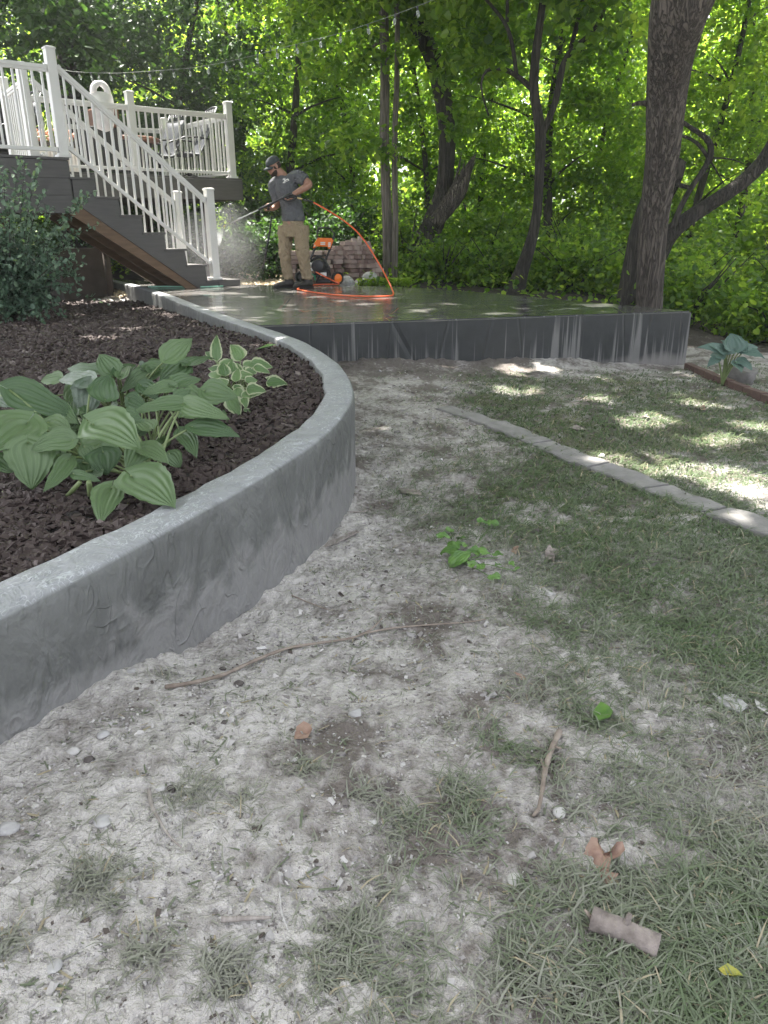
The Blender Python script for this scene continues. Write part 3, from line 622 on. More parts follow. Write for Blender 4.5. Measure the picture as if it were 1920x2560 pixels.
# the plants are laid after the leaf builder exists
PLANTER_TOP = L(uc+.04, vc-.02, ZD+.46)
b = MB(); c = L(-.95, .55, ZD); b.loft([(c+W_*z, U_*a, V_*d) for z, a, d in ((0,.28,.2),(.1,.27,.2),(.25,.22,.16),(.33,.1,.08))])
tag(b.build('grey_cushion', simple('grey_cloth', (.42,.42,.45), (.52,.52,.56), .9, 8, .02), sub=1), 'crumpled grey cloth bundle on the deck behind the left railing', 'cushion')
t_ = thing('glass_bottle', L(1.05, 2.0, 0), 'green and white striped container seen under the stairs between treads', 'container')
b = MB(); c = L(1.02, 1.75, .62); b.tube([c, c+W_*.3], .075, 14); b.build('container_body', simple('pale_green_plastic', (.45,.62,.52), (.62,.74,.66), .4, 5), t_)
b = MB(); b.tube([c+W_*.08, c+W_*.13], .079, 14); b.tube([c+W_*.18, c+W_*.22], .079, 14); b.build('stripe', simple('green_plastic', (.05,.28,.15), None, .4), t_)
b = MB(); c = L(1.02, 1.75, 0); b.tube([c-W_*.3, c+W_*.618], .05, 8); b.build('stand', M['darkwood'], t_)
# black pipe hoop in the dark bed under the deck
b = MB(); b.tube(smooth_line(resample([PY(150, 655, 13.2), PY(170, 634, 13.2), PY(195, 628, 13.3), PY(225, 640, 13.5), PY(250, 662, 13.7)], 20), 2), .02, 8)
tag(b.build('drain_pipe', M['blackmetal']), 'black flexible drain pipe arching over the dark bed under the deck', 'pipe')
# ================================================================== TREES
# gaps in the canopy: sun flecks on the patio, lawn, wall and deck (point, radius)
HOLES = [(PZ(470,735),.38),(PZ(560,733),.32),(PZ(640,742),.20),(PZ(430,722),.3),(PZ(720,762),.10),(PZ(800,742),.14),(PZ(860,752),.10),(PZ(905,760),.10),(PZ(700,775),.10),(PZ(1130,760),.10),(PZ(1050,777),.14),(PZ(1250,783),.12),(PZ(1400,770),.12),(PZ(960,745),.12),(PZ(740,728),.25),(PZ(550,768),.12),(PZ(640,800),.10),(PZ(1500,762),.25),
  (PG(1290,930),.10),(PG(1372,924),.09),(PG(1120,922),.03),(PG(1500,945),.05),(PG(1760,935),.04),(PG(1650,1055),.14),(PG(1600,1065),.10),(PG(1520,1150),.10),(PG(1300,980),.10),(PG(1500,1005),.10),(PG(1780,1110),.12),(PG(1830,1100),.10),(PG(1850,1190),.16),(PG(1900,1240),.13),(PG(1890,1070),.14),(PG(1780,1190),.13),(PG(1700,1160),.10),(PG(1750,1010),.13),(PG(1840,1300),.08),(PG(1640,1180),.09),
  (PZ(710,1135),.0),(PZ(640,850),.03),(PZ(700,900),.0),
  (PZ(425,783,-.1),.10),(PZ(340,828,-.1),.11),(PZ(260,856,-.1),.09),(PZ(240,745,-.25),.14),(PZ(300,770,-.2),.12),(PZ(560,800,-.1),.07),(PZ(690,880,-.1),.06),(PG(950,1075),.02),
  (L(3.0,2.5,2.3),.75),(L(2.0,2.5,2.4),.7),(L(1.1,2.5,2.4),.7),(L(.2,2.3,2.3),.8),(L(3.8,2.5,2.3),.6),(L(1.6,3.2,2.7),.5),(L(1.2,.4,1.8),.55),(L(.7,.2,2.3),.45),(L(1.7,.5,1.0),.55),(L(2.0,.3,.7),.5),(L(1.95,.9,.9),.5),(L(-1,2,2.2),.9),
  (PY(160,580,16.4),.7),(PY(330,200,15),.5),(PZ(560,690,0),1.2),(PZ(620,690,0),1.0),(PZ(840,690,0),.5)]
HP = np.array([h[0] for h in HOLES]); HR = np.array([h[1] for h in HOLES]); HR[:18] *= .55
def keep(P):
    k = np.ones(len(P), bool)
    for h, r in zip(HP, HR):
        d = P-h; s = d @ SUN; k &= ~((s > 1.2) & (((d*d).sum(1)-s*s) < (r+.12)**2))
    return k
LEAF = np.array([(0,0,0),(.22,.36,.07),(.62,.34,.05),(1.05,0,-.08),(.62,-.34,.05),(.22,-.36,.07)])
def leaf_cloud(P, size, tilt, name, mname, parent=None, carve=True, tint=None, droop=.35, label=None):
    if carve: kk = keep(P); P = P[kk]; size = size[kk]; tint = tint[kk] if tint is not None else None
    N = len(P)
    v = LEAF[None]*size[:, None, None]*np.array([1, 1, 1])
    v = v*RNG.uniform(.75, 1.2, (N, 1, 3))
    a = RNG.uniform(0, 6.283, N); tl = RNG.normal(0, tilt, N); tr = RNG.normal(droop, tilt, N)
    ca, sa, ct, st2_, cr, sr = np.cos(a)[:,None], np.sin(a)[:,None], np.cos(tl)[:,None], np.sin(tl)[:,None], np.cos(tr)[:,None], np.sin(tr)[:,None]
    x, y, z = v[...,0], v[...,1], v[...,2]
    y, z = y*ct-z*st2_, y*st2_+z*ct
    x, z = x*cr+z*sr, -x*sr+z*cr
    x, y = x*ca-y*sa, x*sa+y*ca
    v = np.stack([x, y, z], -1)+P[:, None, :]
    q = (np.array([(0,1,2,3),(0,3,4,5)])[None]+(np.arange(N)*6)[:, None, None]).reshape(-1, 4)
    if tint is None: tint = RNG.uniform(0, 1, N)
    return raw_mesh(name, v.reshape(-1, 3), q, M[mname], parent=parent, attrs={'tint': np.repeat(tint, 6)})
def sprays(blobs, n, per=22, rad=.42, thick=.07, shell=.35):
    """leaf positions: flat sprays spread through the volume of ellipsoids"""
    nc = max(1, n//per); w_ = np.array([b_[1][0]*b_[1][1]*b_[1][2] for b_ in blobs])**.8; pick = RNG.choice(len(blobs), nc, p=w_/w_.sum())
    d = RNG.normal(0, 1, (nc, 3)); d /= np.linalg.norm(d, axis=1)[:, None]; rr = RNG.uniform(shell, 1, nc)[:, None]
    c = np.array([blobs[i][0] for i in pick])+d*rr*np.array([blobs[i][1] for i in pick])
    R_ = rad*RNG.uniform(.5, 1.3, nc)
    P = np.repeat(c, per, 0); a = RNG.uniform(0, 6.283, len(P)); r = np.sqrt(RNG.uniform(0, 1, len(P)))*np.repeat(R_, per)
    ax = RNG.uniform(0, 6.283, nc); el = RNG.uniform(.35, 1, nc); dx = np.cos(a)*r; dy = np.sin(a)*r*np.repeat(el, per)
    A_ = np.repeat(ax, per); sl = np.repeat(RNG.normal(0, .25, nc), per)
    P[:,0] += dx*np.cos(A_)-dy*np.sin(A_); P[:,1] += dx*np.sin(A_)+dy*np.cos(A_); P[:,2] += dx*sl-.25*r*r/np.repeat(R_, per)+RNG.normal(0, thick, len(P))
    t = np.clip(np.repeat(RNG.uniform(.1, .85, nc), per)+RNG.normal(0, .14, len(P)), 0, 1)
    return P, t
def trunk_px(pl, Y, name, mname, parent, seg=10, dY=None, step=.25, disp=0):
    """pl: (px, py, width px[, Y])"""
    pts = []; 
    for e_ in pl:
        y = e_[3] if len(e_) > 3 else Y; p = PY(e_[0], e_[1], y); pts.append(list(p)+[e_[2]/2/FPX*np.linalg.norm(p-C0)*.97])
    return trunk_w(pts, name, mname, parent, seg, step, disp)
def trunk_w(pts, name, mname, parent, seg=10, step=.25, disp=0):
    q = smooth_line(resample(pts, step=step) if len(pts) > 2 else np.array(pts, float), 3); 
    if len(q) < 3: q = resample(pts, 6)
    b = MB(); b.tube(q[:, :3], q[:, 3], seg)
    if disp:
        v = np.concatenate(b.v); vv = v.reshape(len(q), seg, 3)
        ang = np.arange(seg)[None]*6.283/seg; zz = np.arange(len(q))[:, None]*step
        dr = (fbm(ang*5+0*zz, zz*1.6, 5, 3)-.5)*disp+(fbm(ang*9+0*zz, zz*.7, 6, 2)-.5)*disp*.8
        c = q[:, None, :3]; vv = c+(vv-c)*(1+dr[..., None]); b.v = [vv.reshape(-1, 3)]
    return b.build(name, M[mname], parent)
# --- big oak beside the slab corner; its crown is an unseen leaf layer added to shade the yard
def base_of(x, y, Y): p = PY(x, y, Y); return np.array([p[0], p[1], float(gz(p[0], p[1]))-.05])
bo = base_of(1623, 770, 8.9)
oak = thing('oak_tree', bo, 'large ridged bark oak trunk standing behind the right corner of the patio slab', 'tree')
p_top = PY(1703, 0, 8.05)
trunk_w([list(bo)+[.165], list(PY(1622,770,8.9))+[.142], list(PY(1631,576,8.8))+[.14], list(PY(1643,480,8.7))+[.15], list(PY(1655,399,8.6))+[.162], list(PY(1667,221,8.4))+[.182], list(PY(1680,120,8.2))+[.205], list(PY(1690,20,8.05))+[.215], [p_top[0]-.05, 7.9, 3.3, .19], [p_top[0]-.15, 7.8, 5, .16], [p_top[0]-.5, 8, 8.5, .10]], 'trunk', 'bark', oak, 48, .05, .22)
trunk_w([list(PY(1668,221,8.4))+[.12], list(PY(1700,120,8.15))+[.14], list(PY(1728,30,7.95))+[.15], [p_top[0]+.25, 7.8, 3.2, .15], [p_top[0]+.8, 7.6, 5.5, .11], [p_top[0]+1.4, 8, 8, .07]], 'limb', 'bark', oak, 24, .06, .16)
trunk_px([(1625,262,14),(1600,248,9),(1580,262,7)], 8.5, 'stub', 'bark', oak, 8, step=.05)
def shade_canopy(x0, x1, y0, y1, n, hs=(7.5, 11), size=.34):
    cx = RNG.uniform(x0, x1, n//10); cy = RNG.uniform(y0, y1, n//10); h = RNG.uniform(hs[0], hs[1], n//10)
    c = np.stack([cx, cy, 0*cx], 1)+SUN[None]*(h/SUN[2])[:, None]
    P = np.repeat(c, 10, 0)+RNG.normal(0, 1, (len(c)*10, 3))*np.array([.5, .5, .12]); return P
P = np.r_[shade_canopy(-1.5, 8, 11.5, 14.5, 5000), shade_canopy(-7, 6.5, -1.0, 12.0, 50000), shade_canopy(-4, 5, -1.5, 6, 24000)]; P = P[(P[:,2] > 5.2)&(P[:,2] > .75+.27*P[:,1]+.3)]  # leaves added out of view to block the sun, hung on the oak
leaf_cloud(P, np.full(len(P), .22), .4, 'crown', 'leaf', oak)
# --- broken trunk with a long sideways limb behind the oak
bb = base_of(1572, 770, 10.3)
t = thing('leaning_tree', bb, 'dark broken topped trunk behind the oak with a long limb reaching right', 'tree')
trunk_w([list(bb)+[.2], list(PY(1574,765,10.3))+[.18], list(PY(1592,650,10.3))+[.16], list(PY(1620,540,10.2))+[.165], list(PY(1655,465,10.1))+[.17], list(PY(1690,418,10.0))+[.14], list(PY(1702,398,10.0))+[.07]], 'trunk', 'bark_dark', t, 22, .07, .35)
trunk_px([(1640,640,50,10.2),(1668,590,40),(1712,550,34),(1760,520,32),(1830,475,31),(1880,438,32),(1925,385,32),(1965,300,30),(1990,180,28)], 10.0, 'limb', 'bark_dark', t, 14, step=.1, disp=.15)
trunk_px([(1680,572,16),(1695,530,13),(1722,478,12),(1748,440,12),(1775,402,14),(1782,362,15),(1770,345,13),(1740,328,10),(1702,302,8)], 9.9, 'branch', 'bark_dark', t, 8, step=.06)
trunk_px([(1770,395,8),(1752,362,8),(1730,345,8),(1700,338,6)], 9.9, 'branch', 'bark_dark', t, 7, step=.06)
trunk_px([(1728,470,9),(1710,464,9),(1692,462,10)], 9.9, 'branch', 'bark_dark', t, 7, step=.06)
trunk_px([(1775,400,4),(1800,440,4),(1810,460,3)], 9.9, 'twig', 'bark_dark', t, 5, step=.06); trunk_px([(1775,395,4),(1830,395,3),(1860,410,2)], 9.9, 'twig', 'bark_dark', t, 5, step=.06)
Pc, tc = sprays([((5.6,9.2,3.2),(1.6,1.2,.9)),((4.6,8.6,4.2),(2.0,1.6,.9))], 5200); leaf_cloud(Pc, RNG.uniform(.09,.14,len(Pc)), .6, 'crown', 'leaf', t, tint=tc)
# --- slim forked tree
bb = base_of(1285, 745, 12.0)
t = thing('forked_tree', bb, 'slim dark tree forking into a Y, leaning out behind the middle of the patio', 'tree')
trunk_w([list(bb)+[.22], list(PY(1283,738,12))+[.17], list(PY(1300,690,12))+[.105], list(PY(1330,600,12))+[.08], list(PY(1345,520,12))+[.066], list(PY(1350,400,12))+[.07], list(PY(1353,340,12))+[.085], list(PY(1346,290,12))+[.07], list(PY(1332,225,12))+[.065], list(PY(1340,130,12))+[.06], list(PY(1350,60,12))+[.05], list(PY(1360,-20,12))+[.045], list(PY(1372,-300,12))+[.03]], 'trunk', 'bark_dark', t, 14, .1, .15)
trunk_px([(1354,335,16),(1372,300,14),(1388,265,14),(1398,210,15),(1406,150,14),(1430,118,12),(1468,98,10),(1498,62,8),(1520,0,6)], 12, 'branch', 'bark_dark', t, 10, step=.1)
trunk_px([(1425,120,8),(1445,60,12),(1460,0,14),(1470,-60,12)], 12.05, 'branch', 'bark_dark', t, 8, step=.1)
trunk_px([(1332,224,14),(1308,200,12),(1275,176,10),(1240,163,9),(1215,168,7),(1196,190,5),(1205,240,4),(1222,290,4)], 12, 'branch', 'bark_dark', t, 8, step=.1)
trunk_px([(1292,192,9),(1284,130,9),(1276,75,9),(1262,50,8),(1225,12,7),(1200,-20,6)], 11.95, 'branch', 'bark_dark', t, 8, step=.1)
trunk_px([(1268,55,8),(1270,20,8),(1268,-20,7)], 11.95, 'branch', 'bark_dark', t, 8, step=.1)
trunk_px([(1330,190,5),(1312,172,5),(1340,210,4)], 12, 'twig', 'bark_dark', t, 5, step=.1)
Pc, tc = sprays([((2.0,12,4.4),(2.6,1.5,1.1)),((3.1,11.5,3.6),(1.0,1.0,.6)),((1.6,12.5,3.2),(.7,.8,.5))], 5200); leaf_cloud(Pc, RNG.uniform(.09,.15,len(Pc)), .6, 'crown', 'leaf', t, tint=tc)
# --- leaning dark trunk with a splintered stub
bb = base_of(1050, 650, 15)
t = thing('splintered_tree', bb, 'thick dark curving trunk with a splintered broken stub on its right side', 'tree')
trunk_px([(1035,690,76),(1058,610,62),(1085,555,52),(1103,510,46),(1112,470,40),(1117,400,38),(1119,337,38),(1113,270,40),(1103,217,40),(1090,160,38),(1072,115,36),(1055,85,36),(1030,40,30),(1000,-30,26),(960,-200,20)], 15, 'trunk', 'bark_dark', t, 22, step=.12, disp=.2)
trunk_px([(1085,560,36),(1125,510,40),(1150,470,38),(1163,440,26),(1172,420,18),(1184,395,10),(1189,386,3)], 14.8, 'broken_stub', 'bark', t, 14, step=.07, disp=.5)
b = MB()
for i in range(9): p = PY(1150+random.uniform(-14,16), 455+random.uniform(-8,12), 14.75); b.tube([p, p+np.array([random.uniform(.05,.18),0,random.uniform(.2,.5)])], [.035,.004], 5)
b.build('splinter', M['bark'], t)
Pc, tc = sprays([((.3,15,4.7),(2.4,1.6,1.2)),((1.6,14.5,3.5),(.8,.8,.5)),((1.4,14.2,2.6),(.5,.5,.3))], 7000); leaf_cloud(Pc, RNG.uniform(.09,.14,len(Pc)), .6, 'crown', 'leaf', t, tint=tc)
# --- twin straight trunks
for (cx0, cx1, w0, w1, Yv, lab) in ((968, 958, 24, 20, 13.6, 'straight grey brown trunk, left one of the close pair behind the paver pile'), (985, 993, 15, 11, 13.4, 'thin pale straight trunk, right one of the close pair behind the paver pile')):
    bb = base_of(cx0, 700, Yv); t = thing('straight_tree', bb, lab, 'tree', 'pair of straight trunks')
    trunk_w([list(bb)+[w0*.0042]]+[list(PY(cx0+(cx1-cx0)*k/6+3*math.sin(k*1.7), 700-k*120, Yv))+[(w0+(w1-w0)*k/6)*.5/FPX*Yv] for k in range(7)]+[[PY(cx1,-50,Yv)[0],Yv,8.5,.03]], 'trunk', 'bark_pale', t, 14, .15, .12)
    if w0 > 20: trunk_px([(962,92,10),(945,105,9),(930,120,6)], Yv, 'stub', 'bark', t, 7, step=.06)
    Pc, tc = sprays([((PY(cx0,0,Yv)[0]+(-.8 if w0 > 20 else .6),Yv,4.6),(1.5,1.2,.9))]+([((-.35,13.0,2.1),(.7,.5,.3)),((-.6,12.8,3.2),(1.0,.6,.4))] if w0 > 20 else []), 3200); leaf_cloud(Pc, RNG.uniform(.08,.13,len(Pc)), .55, 'crown', 'leaf', t, tint=tc)
# --- big tree behind the deck
bb = base_of(185, 650, 17.5)
t = thing('shaded_tree', bb, 'big shaded trunk rising behind the deck, its pale base seen under the deck', 'tree')
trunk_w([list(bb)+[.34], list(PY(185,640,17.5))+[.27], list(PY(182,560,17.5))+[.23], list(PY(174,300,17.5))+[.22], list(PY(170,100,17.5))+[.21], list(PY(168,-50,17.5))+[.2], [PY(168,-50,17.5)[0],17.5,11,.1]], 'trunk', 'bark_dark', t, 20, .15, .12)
P = shade_canopy(-15, -1.5, 13.5, 24, 22000, (6.5, 11), .34); P = P[P[:,2] > 4.5]  # unseen leaves added overhead to darken the left woods
P2, t2 = sprays([((-6.5,16.5,4.6),(2.6,1.6,1.6)),((-8.6,17,4.2),(1.8,1.4,1.8)),((-4.3,17,4.9),(2.0,1.4,1.2))], 14000)
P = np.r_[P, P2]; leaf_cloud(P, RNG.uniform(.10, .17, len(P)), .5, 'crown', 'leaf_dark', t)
# --- trees in the woods, each its own thing
WOODS = [(-8.8,19,'bark_dark','leaf_dark'),(-6.2,20.5,'bark_dark','leaf_dark'),(-4.6,18.5,'bark_dark','leaf_dark'),(-3.2,21,'bark_dark','leaf_dark'),(-1.9,17.5,'bark_dark','leaf'),(-.6,19.5,'bark_dark','leaf'),(.9,17.2,'bark_dark','leaf'),
  (2.1,19,'bark_dark','leaf'),(3.3,16.5,'bark_dark','leaf'),(4.6,18,'bark_dark','leaf'),(5.9,15.5,'bark_dark','leaf'),(7.4,17,'bark_dark','leaf'),(8.6,19.5,'bark_dark','leaf'),(6.9,12.4,'bark_dark','leaf'),(-7.6,23,'bark_dark','leaf_dark'),
  (-1.5,24,'bark_dark','leaf'),(2.6,24.5,'bark_dark','leaf'),(6.4,22.5,'bark_dark','leaf'),(10.5,23,'bark_dark','leaf'),(-11.5,22,'bark_dark','leaf_dark')]
WL = ['slender dark leaved tree at the far left edge of the woods','dark leafy tree rising behind the left end of the far deck railing','dark leafy tree directly behind the grey deck chairs','dark tree in the woods just right of the deck corner post','green tree in the woods behind the man in the cap','leafy tree behind the left side of the paver pile',
  'leafy tree just right of the straight trunk pair','leafy tree between the splintered trunk and the forked tree','young tree behind the slim forked tree','bright leafy tree between the forked tree and the oak','bright leafy tree partly hidden by the oak trunk','bright tree behind the long sideways limb','yellow green tree far right beyond the limb','near leafy tree at the right edge of the picture',
  'darkest tree deep in the woods above the stairs','distant tree seen through the gap above the hose','distant sunlit tree behind the splintered stub','distant sunlit tree left of the oak trunk','distant pale tree at the far right','distant dark tree beyond the left railing']
for i, ((x, y, bk, lf), lab) in enumerate(zip(WOODS, WL)):
    z0 = float(gz(x, y)); t = thing('woodland_tree', (x, y, z0), lab, 'tree', 'young trees in the woods')
    r0 = random.uniform(.05, .11); lean = random.uniform(-.07, .07); H = 8+random.uniform(0, 2); pts = [[x+lean*h*h*.4+.12*math.sin(h*.9+i), y+.1*math.sin(h+i*2), z0-.1+h, r0*(1-.75*h/H)] for h in np.linspace(0, H, 9)]
    trunk_w(pts, 'trunk', bk, t, 9, .3, .1)
    for k in range(9):
        b = MB(); h = random.uniform(1.2, 6.5); j = int(h/H*8); p = np.array(pts[j][:3]); a = random.uniform(0, 6.28); ln = random.uniform(.7, 1.7)
        q = [p+np.array([math.cos(a), math.sin(a), .55-.2*s])*ln*s for s in (0, .35, .7, 1.0)]; b.tube(q, [r0*.35, r0*.25, r0*.15, .004], 5); b.build('branch', M[bk], t)
    bl = [((x+random.uniform(-1.0, 1.0), y+random.uniform(-.6, .6), z0+h), (random.uniform(.9, 1.6), random.uniform(.8, 1.2), random.uniform(.35, .7))) for h in np.arange(.5, .75+.25*y-z0+.9, .5)]
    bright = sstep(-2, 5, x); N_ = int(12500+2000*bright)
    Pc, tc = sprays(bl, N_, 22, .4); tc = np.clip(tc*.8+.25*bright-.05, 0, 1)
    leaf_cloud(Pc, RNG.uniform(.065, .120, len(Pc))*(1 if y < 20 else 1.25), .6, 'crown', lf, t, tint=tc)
# --- bushes at the wood's edge
BUSH = [(3.9,10.2,.9,.9),(4.9,9.6,.8,.8),(5.7,10.6,1.1,1.3),(4.4,12,1.1,1.1),(3.0,12.6,1.0,.9),(2.0,13.4,1.0,.85),(1.05,13.8,.9,.75),(.45,15.2,1.0,1.3),(6.9,13.8,1.3,1.8),(3.7,14.4,1.2,1.6),(1.9,16,1.1,1.5),(-.9,15.6,1.0,1.6),(-2.1,15.2,.9,1.2),(-3.1,15.8,.8,1.0),(-2.4,18.5,1.4,1.8),(-4.2,17.2,.9,1.3),(5.4,8.3,.45,.5),(-6.6,18,1.2,1.4)]
BL = ['low leafy bush behind the slab corner right of the oak','leafy bush beside the brick edging at the right','tall bush behind the blue green hosta','bush between the oak and the leaning trunk','pale leafy bush left of the oak base','bush right of the forked trunk base','low bush left of the forked trunk base','bush behind the straight trunk pair','tall undergrowth bush at the right edge','dense bush behind the oak trunk','dense bush in the shade of the splintered tree','dark bush behind the paver pile','dark bush behind the legs of the man','small bush beside the gravel strip behind the stairs','large dark bush under the woods behind the man','dark bush showing under the deck stairs','tiny bush behind the grey rock','dark bush far behind the deck posts']
for (x, y, r, h), lab in zip(BUSH, BL):
    z0 = float(gz(x, y)); t = thing('bush', (x, y, z0), lab, 'bush', 'bushes at the edge of the woods')
    for k in range(9): a = random.uniform(0, 6.28); b = MB(); b.tube([np.array([x,y,z0-.05]), np.array([x+.4*r*math.cos(a), y+.4*r*math.sin(a), z0+h*.5]), np.array([x+.8*r*math.cos(a), y+.8*r*math.sin(a), z0+h*random.uniform(.6,1)])], [.02,.012,.004], 5); b.build('stem', M['bark_dark'], t)
    Pc, tc = sprays([((x, y, z0+h*.30), (r*.95, r*.8, h*.33)), ((x+.2*r, y, z0+h*.65), (r*.7, r*.6, h*.35)), ((x-.3*r, y, z0+h*.6), (r*.6, r*.6, h*.3))], int(2200*r*(h+.4)), 9, .34)
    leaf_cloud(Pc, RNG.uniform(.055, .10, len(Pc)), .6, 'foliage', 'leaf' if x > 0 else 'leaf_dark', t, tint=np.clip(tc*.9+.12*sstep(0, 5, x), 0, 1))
# --- far woods: one mass
def far(n, y0, y1, size, name, lab, mname, zt):
    y = RNG.uniform(y0, y1, n//12); x = RNG.uniform(-.72, .72, len(y))*y; top_ = zt+2.5*(fbm(x*.22, y*.3, 91, 3)-.5)*2-4.5*np.exp(-((x/y-.325)/.05)**2)
    z = -1.5+RNG.uniform(0, 1, len(y))**.9*(top_+1.5)
    P = np.repeat(np.stack([x, y, z], 1), 12, 0)+RNG.normal(0, 1, (len(y)*12, 3))*np.array([.5, .4, .18])
    tt = np.clip(np.repeat(RNG.uniform(.2, 1, len(y)), 12)+RNG.normal(0, .1, len(P)), 0, 1)
    k = keep(P); ob = leaf_cloud(P[k], RNG.uniform(.7, 1.3, k.sum())*size, .6, name, mname, carve=False, tint=tt[k]); tag(ob, lab, 'woods', kind='stuff')
far(52000, 25, 33, .19, 'distant_woods', 'mass of sunlit leaves deep in the woods', 'leaf', 8.2)
far(46000, 36, 44, .42, 'far_woods', 'farthest bank of bright foliage closing the view', 'leaf', 12.5)
def ground_cover(n):
    x = RNG.uniform(-8, 9, n); y = RNG.uniform(9.5, 20, n); k = (y > 9.5+np.clip((2.6-x)*.9, -3, 4.6))&~((x > -5)&(x < -.8)&(y < 17)); x = x[k]; y = y[k]
    P = np.stack([x, y, gz(x, y)+RNG.uniform(.02, .28, len(x))], 1); ob = leaf_cloud(P, RNG.uniform(.06, .12, len(P)), .5, 'ground_cover', 'leaf', carve=False); tag(ob, 'leafy ground cover on the forest floor behind the patio', 'ground cover', kind='stuff')
ground_cover(7000)
# ================================================================== GRASS
def grass(N, ylo, yhi, width, length, name, lab, seed=0):
    u = RNG.uniform(0, 1, N); y = ylo*(yhi/ylo)**(u**.8); x = RNG.uniform(-.62, .62, N)*(y+.35)+.0
    d = dust(x, y)+.07*sstep(3.0, 1.6, y); cl = fbm(x*5, y*5, 101, 3); cl2 = fbm(x*16, y*16, 102, 2)
    p = np.clip((.64-d)*2.6+.30+3.5*(cl-.5)+2.2*(cl2-.5), 0, 1)*(1-.6*sstep(.22, .6, d))*(1-.3*sstep(3.2, 1.8, y)); p = np.maximum(p*(1-.6*sstep(.6, .8, d)), .006)
    for (c, r) in tuftw: p = np.maximum(p, .8*np.exp(-(((x-c[0])**2+(y-c[1])**2)/(r*.55)**2)))
    onm = inpoly(x, y, poly_m); side_ = ((x-A[0])*(B[1]-A[1])-(y-A[1])*(B[0]-A[0])) > .12
    wdm = np.full(N, 9.)
    for i in range(0, n, 6): wdm = np.minimum(wdm, np.hypot(x-oc[i,0], y-oc[i,1]))
    p = np.where((wdm < .10), 0.0, p)
    path_d = path_dist(x, y); p = np.where(path_d < -.03, .06, p)
    k = (RNG.uniform(0, 1, N) < p) & ~onm & side_ & ((x < 4.3-.25*(y-6)) | (y < 6))
    x = x[k]; y = y[k]; d = d[k]; m_ = len(x); z = gzz(x, y)-.004
    far_ = sstep(2.5, 6, y)
    a = RNG.uniform(0, 6.283, m_)+2.2*(fbm(x*3.5, y*3.5, 111, 2)-.5)*3; ln = length*RNG.uniform(.4, 1.25, m_)*(1-.30*sstep(.35, .8, d)); wd_ = width*RNG.uniform(.5, 1.35, m_)*(1+.9*far_)*(1-.15*sstep(.2,.6,d))
    up = np.clip(RNG.normal(.33, .26, m_), .03, 1.1)*(1+.45*sstep(.35, .0, d)); dx, dy = np.cos(a), np.sin(a); sx, sy = -dy, dx; bend = RNG.normal(0, .22, m_)
    V_s = []
    for s in (0, .33, .68, 1.0):
        rx_ = ln*s*np.cos(up*.9*(1-s*.6)); hz = ln*(np.sin(up)*(s-.62*s*s))*1.1+.004+.006*(s > 0)
        px_ = x+dx*rx_+sx*bend*ln*s*s*.5; py_ = y+dy*rx_+sy*bend*ln*s*s*.5; w2 = wd_*(1-s**2.2)*.5+.0001
        V_s.append(np.stack([px_-sx*w2, py_-sy*w2, z+hz], 1)); V_s.append(np.stack([px_+sx*w2, py_+sy*w2, z+hz+w2*.35], 1))
    v = np.stack(V_s, 1).reshape(-1, 3)
    q = (np.array([(0,1,3,2),(2,3,5,4),(4,5,7,6)])[None]+(np.arange(m_)*8)[:, None, None]).reshape(-1, 4)
    tint = np.clip(.80-.55*sstep(.1, .75, d)-.28*sstep(4.2, 2.0, y)+RNG.normal(0, .14, m_)+.5*(fbm(x*4, y*4, 121, 2)-.5), 0, .9); tint = np.where(RNG.uniform(0, 1, m_) > .965, 1.0, tint)
    ob = raw_mesh(name, v, q, M['grass'], attrs={'tint': np.repeat(tint, 8)}); tag(ob, lab, 'grass', kind='stuff'); return m_
# mowing strip: traced from its two edges, pavers laid end to end
PL = [(1085,1028),(1150,1045),(1265,1095),(1400,1158),(1500,1198),(1600,1240),(1720,1285),(1850,1325),(1960,1370)]
PU = [(1120,1012),(1230,1040),(1360,1095),(1480,1140),(1590,1175),(1680,1212),(1760,1250),(1880,1290),(1990,1325)]
pl = resample([PG(x, y) for x, y in PL], 80); pu = resample([PG(x, y) for x, y in PU], 80)
pc = smooth_line((pl+pu)/2, 8); pt = np.gradient(pc, axis=0); pt /= np.linalg.norm(pt, axis=1)[:, None]; pn = np.cross(pt, W_)
def path_dist(x, y):
    d = np.full(np.shape(x), 9.)
    for i in range(0, 80, 2): d = np.minimum(d, np.hypot(x-pc[i,0], y-pc[i,1])-.075)
    return d
tag_cuts = [0, 16, 31, 45, 57, 68, 79]
M['paver'] = simple('dusty_concrete_paver', (.16,.155,.147), (.26,.25,.24), .9, 9, .004, bscale=60)
PLAB = ['dust covered concrete edging strip nearest the patio, half buried','concrete edging paver second from the patio, partly dusted','concrete edging paver at the bend of the lawn strip','concrete edging paver between lawn and bare soil, right of the bend','concrete edging paver next to the sunlit grass','concrete edging paver cut by the right edge of the picture']
for j in range(6):
    a_, b_ = tag_cuts[j], tag_cuts[j+1]; b = MB(); r_ = []
    for i in range(a_, b_+1):
        s = 0 if a_ < i < b_ else (.012 if i == a_ else -.012); c = pc[i]+pt[i]*s; zz = float(gz(c[0], c[1]))+(.002 if j else -.008)
        for off, z in ((-.085, -.06), (-.085, .012), (-.078, .018), (.078, .018), (.085, .012), (.085, -.06)): q_ = c+pn[i]*(off*(1 if j else .8)); r_.append((q_[0], q_[1], zz+z+.004*math.sin(i*.9)))
    m_ = b_-a_+1; f = [(i*6+k, i*6+(k+1) % 6, (i+1)*6+(k+1) % 6, (i+1)*6+k) for i in range(m_-1) for k in range(6)]+[tuple(range(5, -1, -1)), tuple((m_-1)*6+k for k in range(6))]
    b.add(r_, f); tag(b.build('edging_paver', M['paver']), PLAB[j], 'paver', 'concrete edging strip through the lawn')
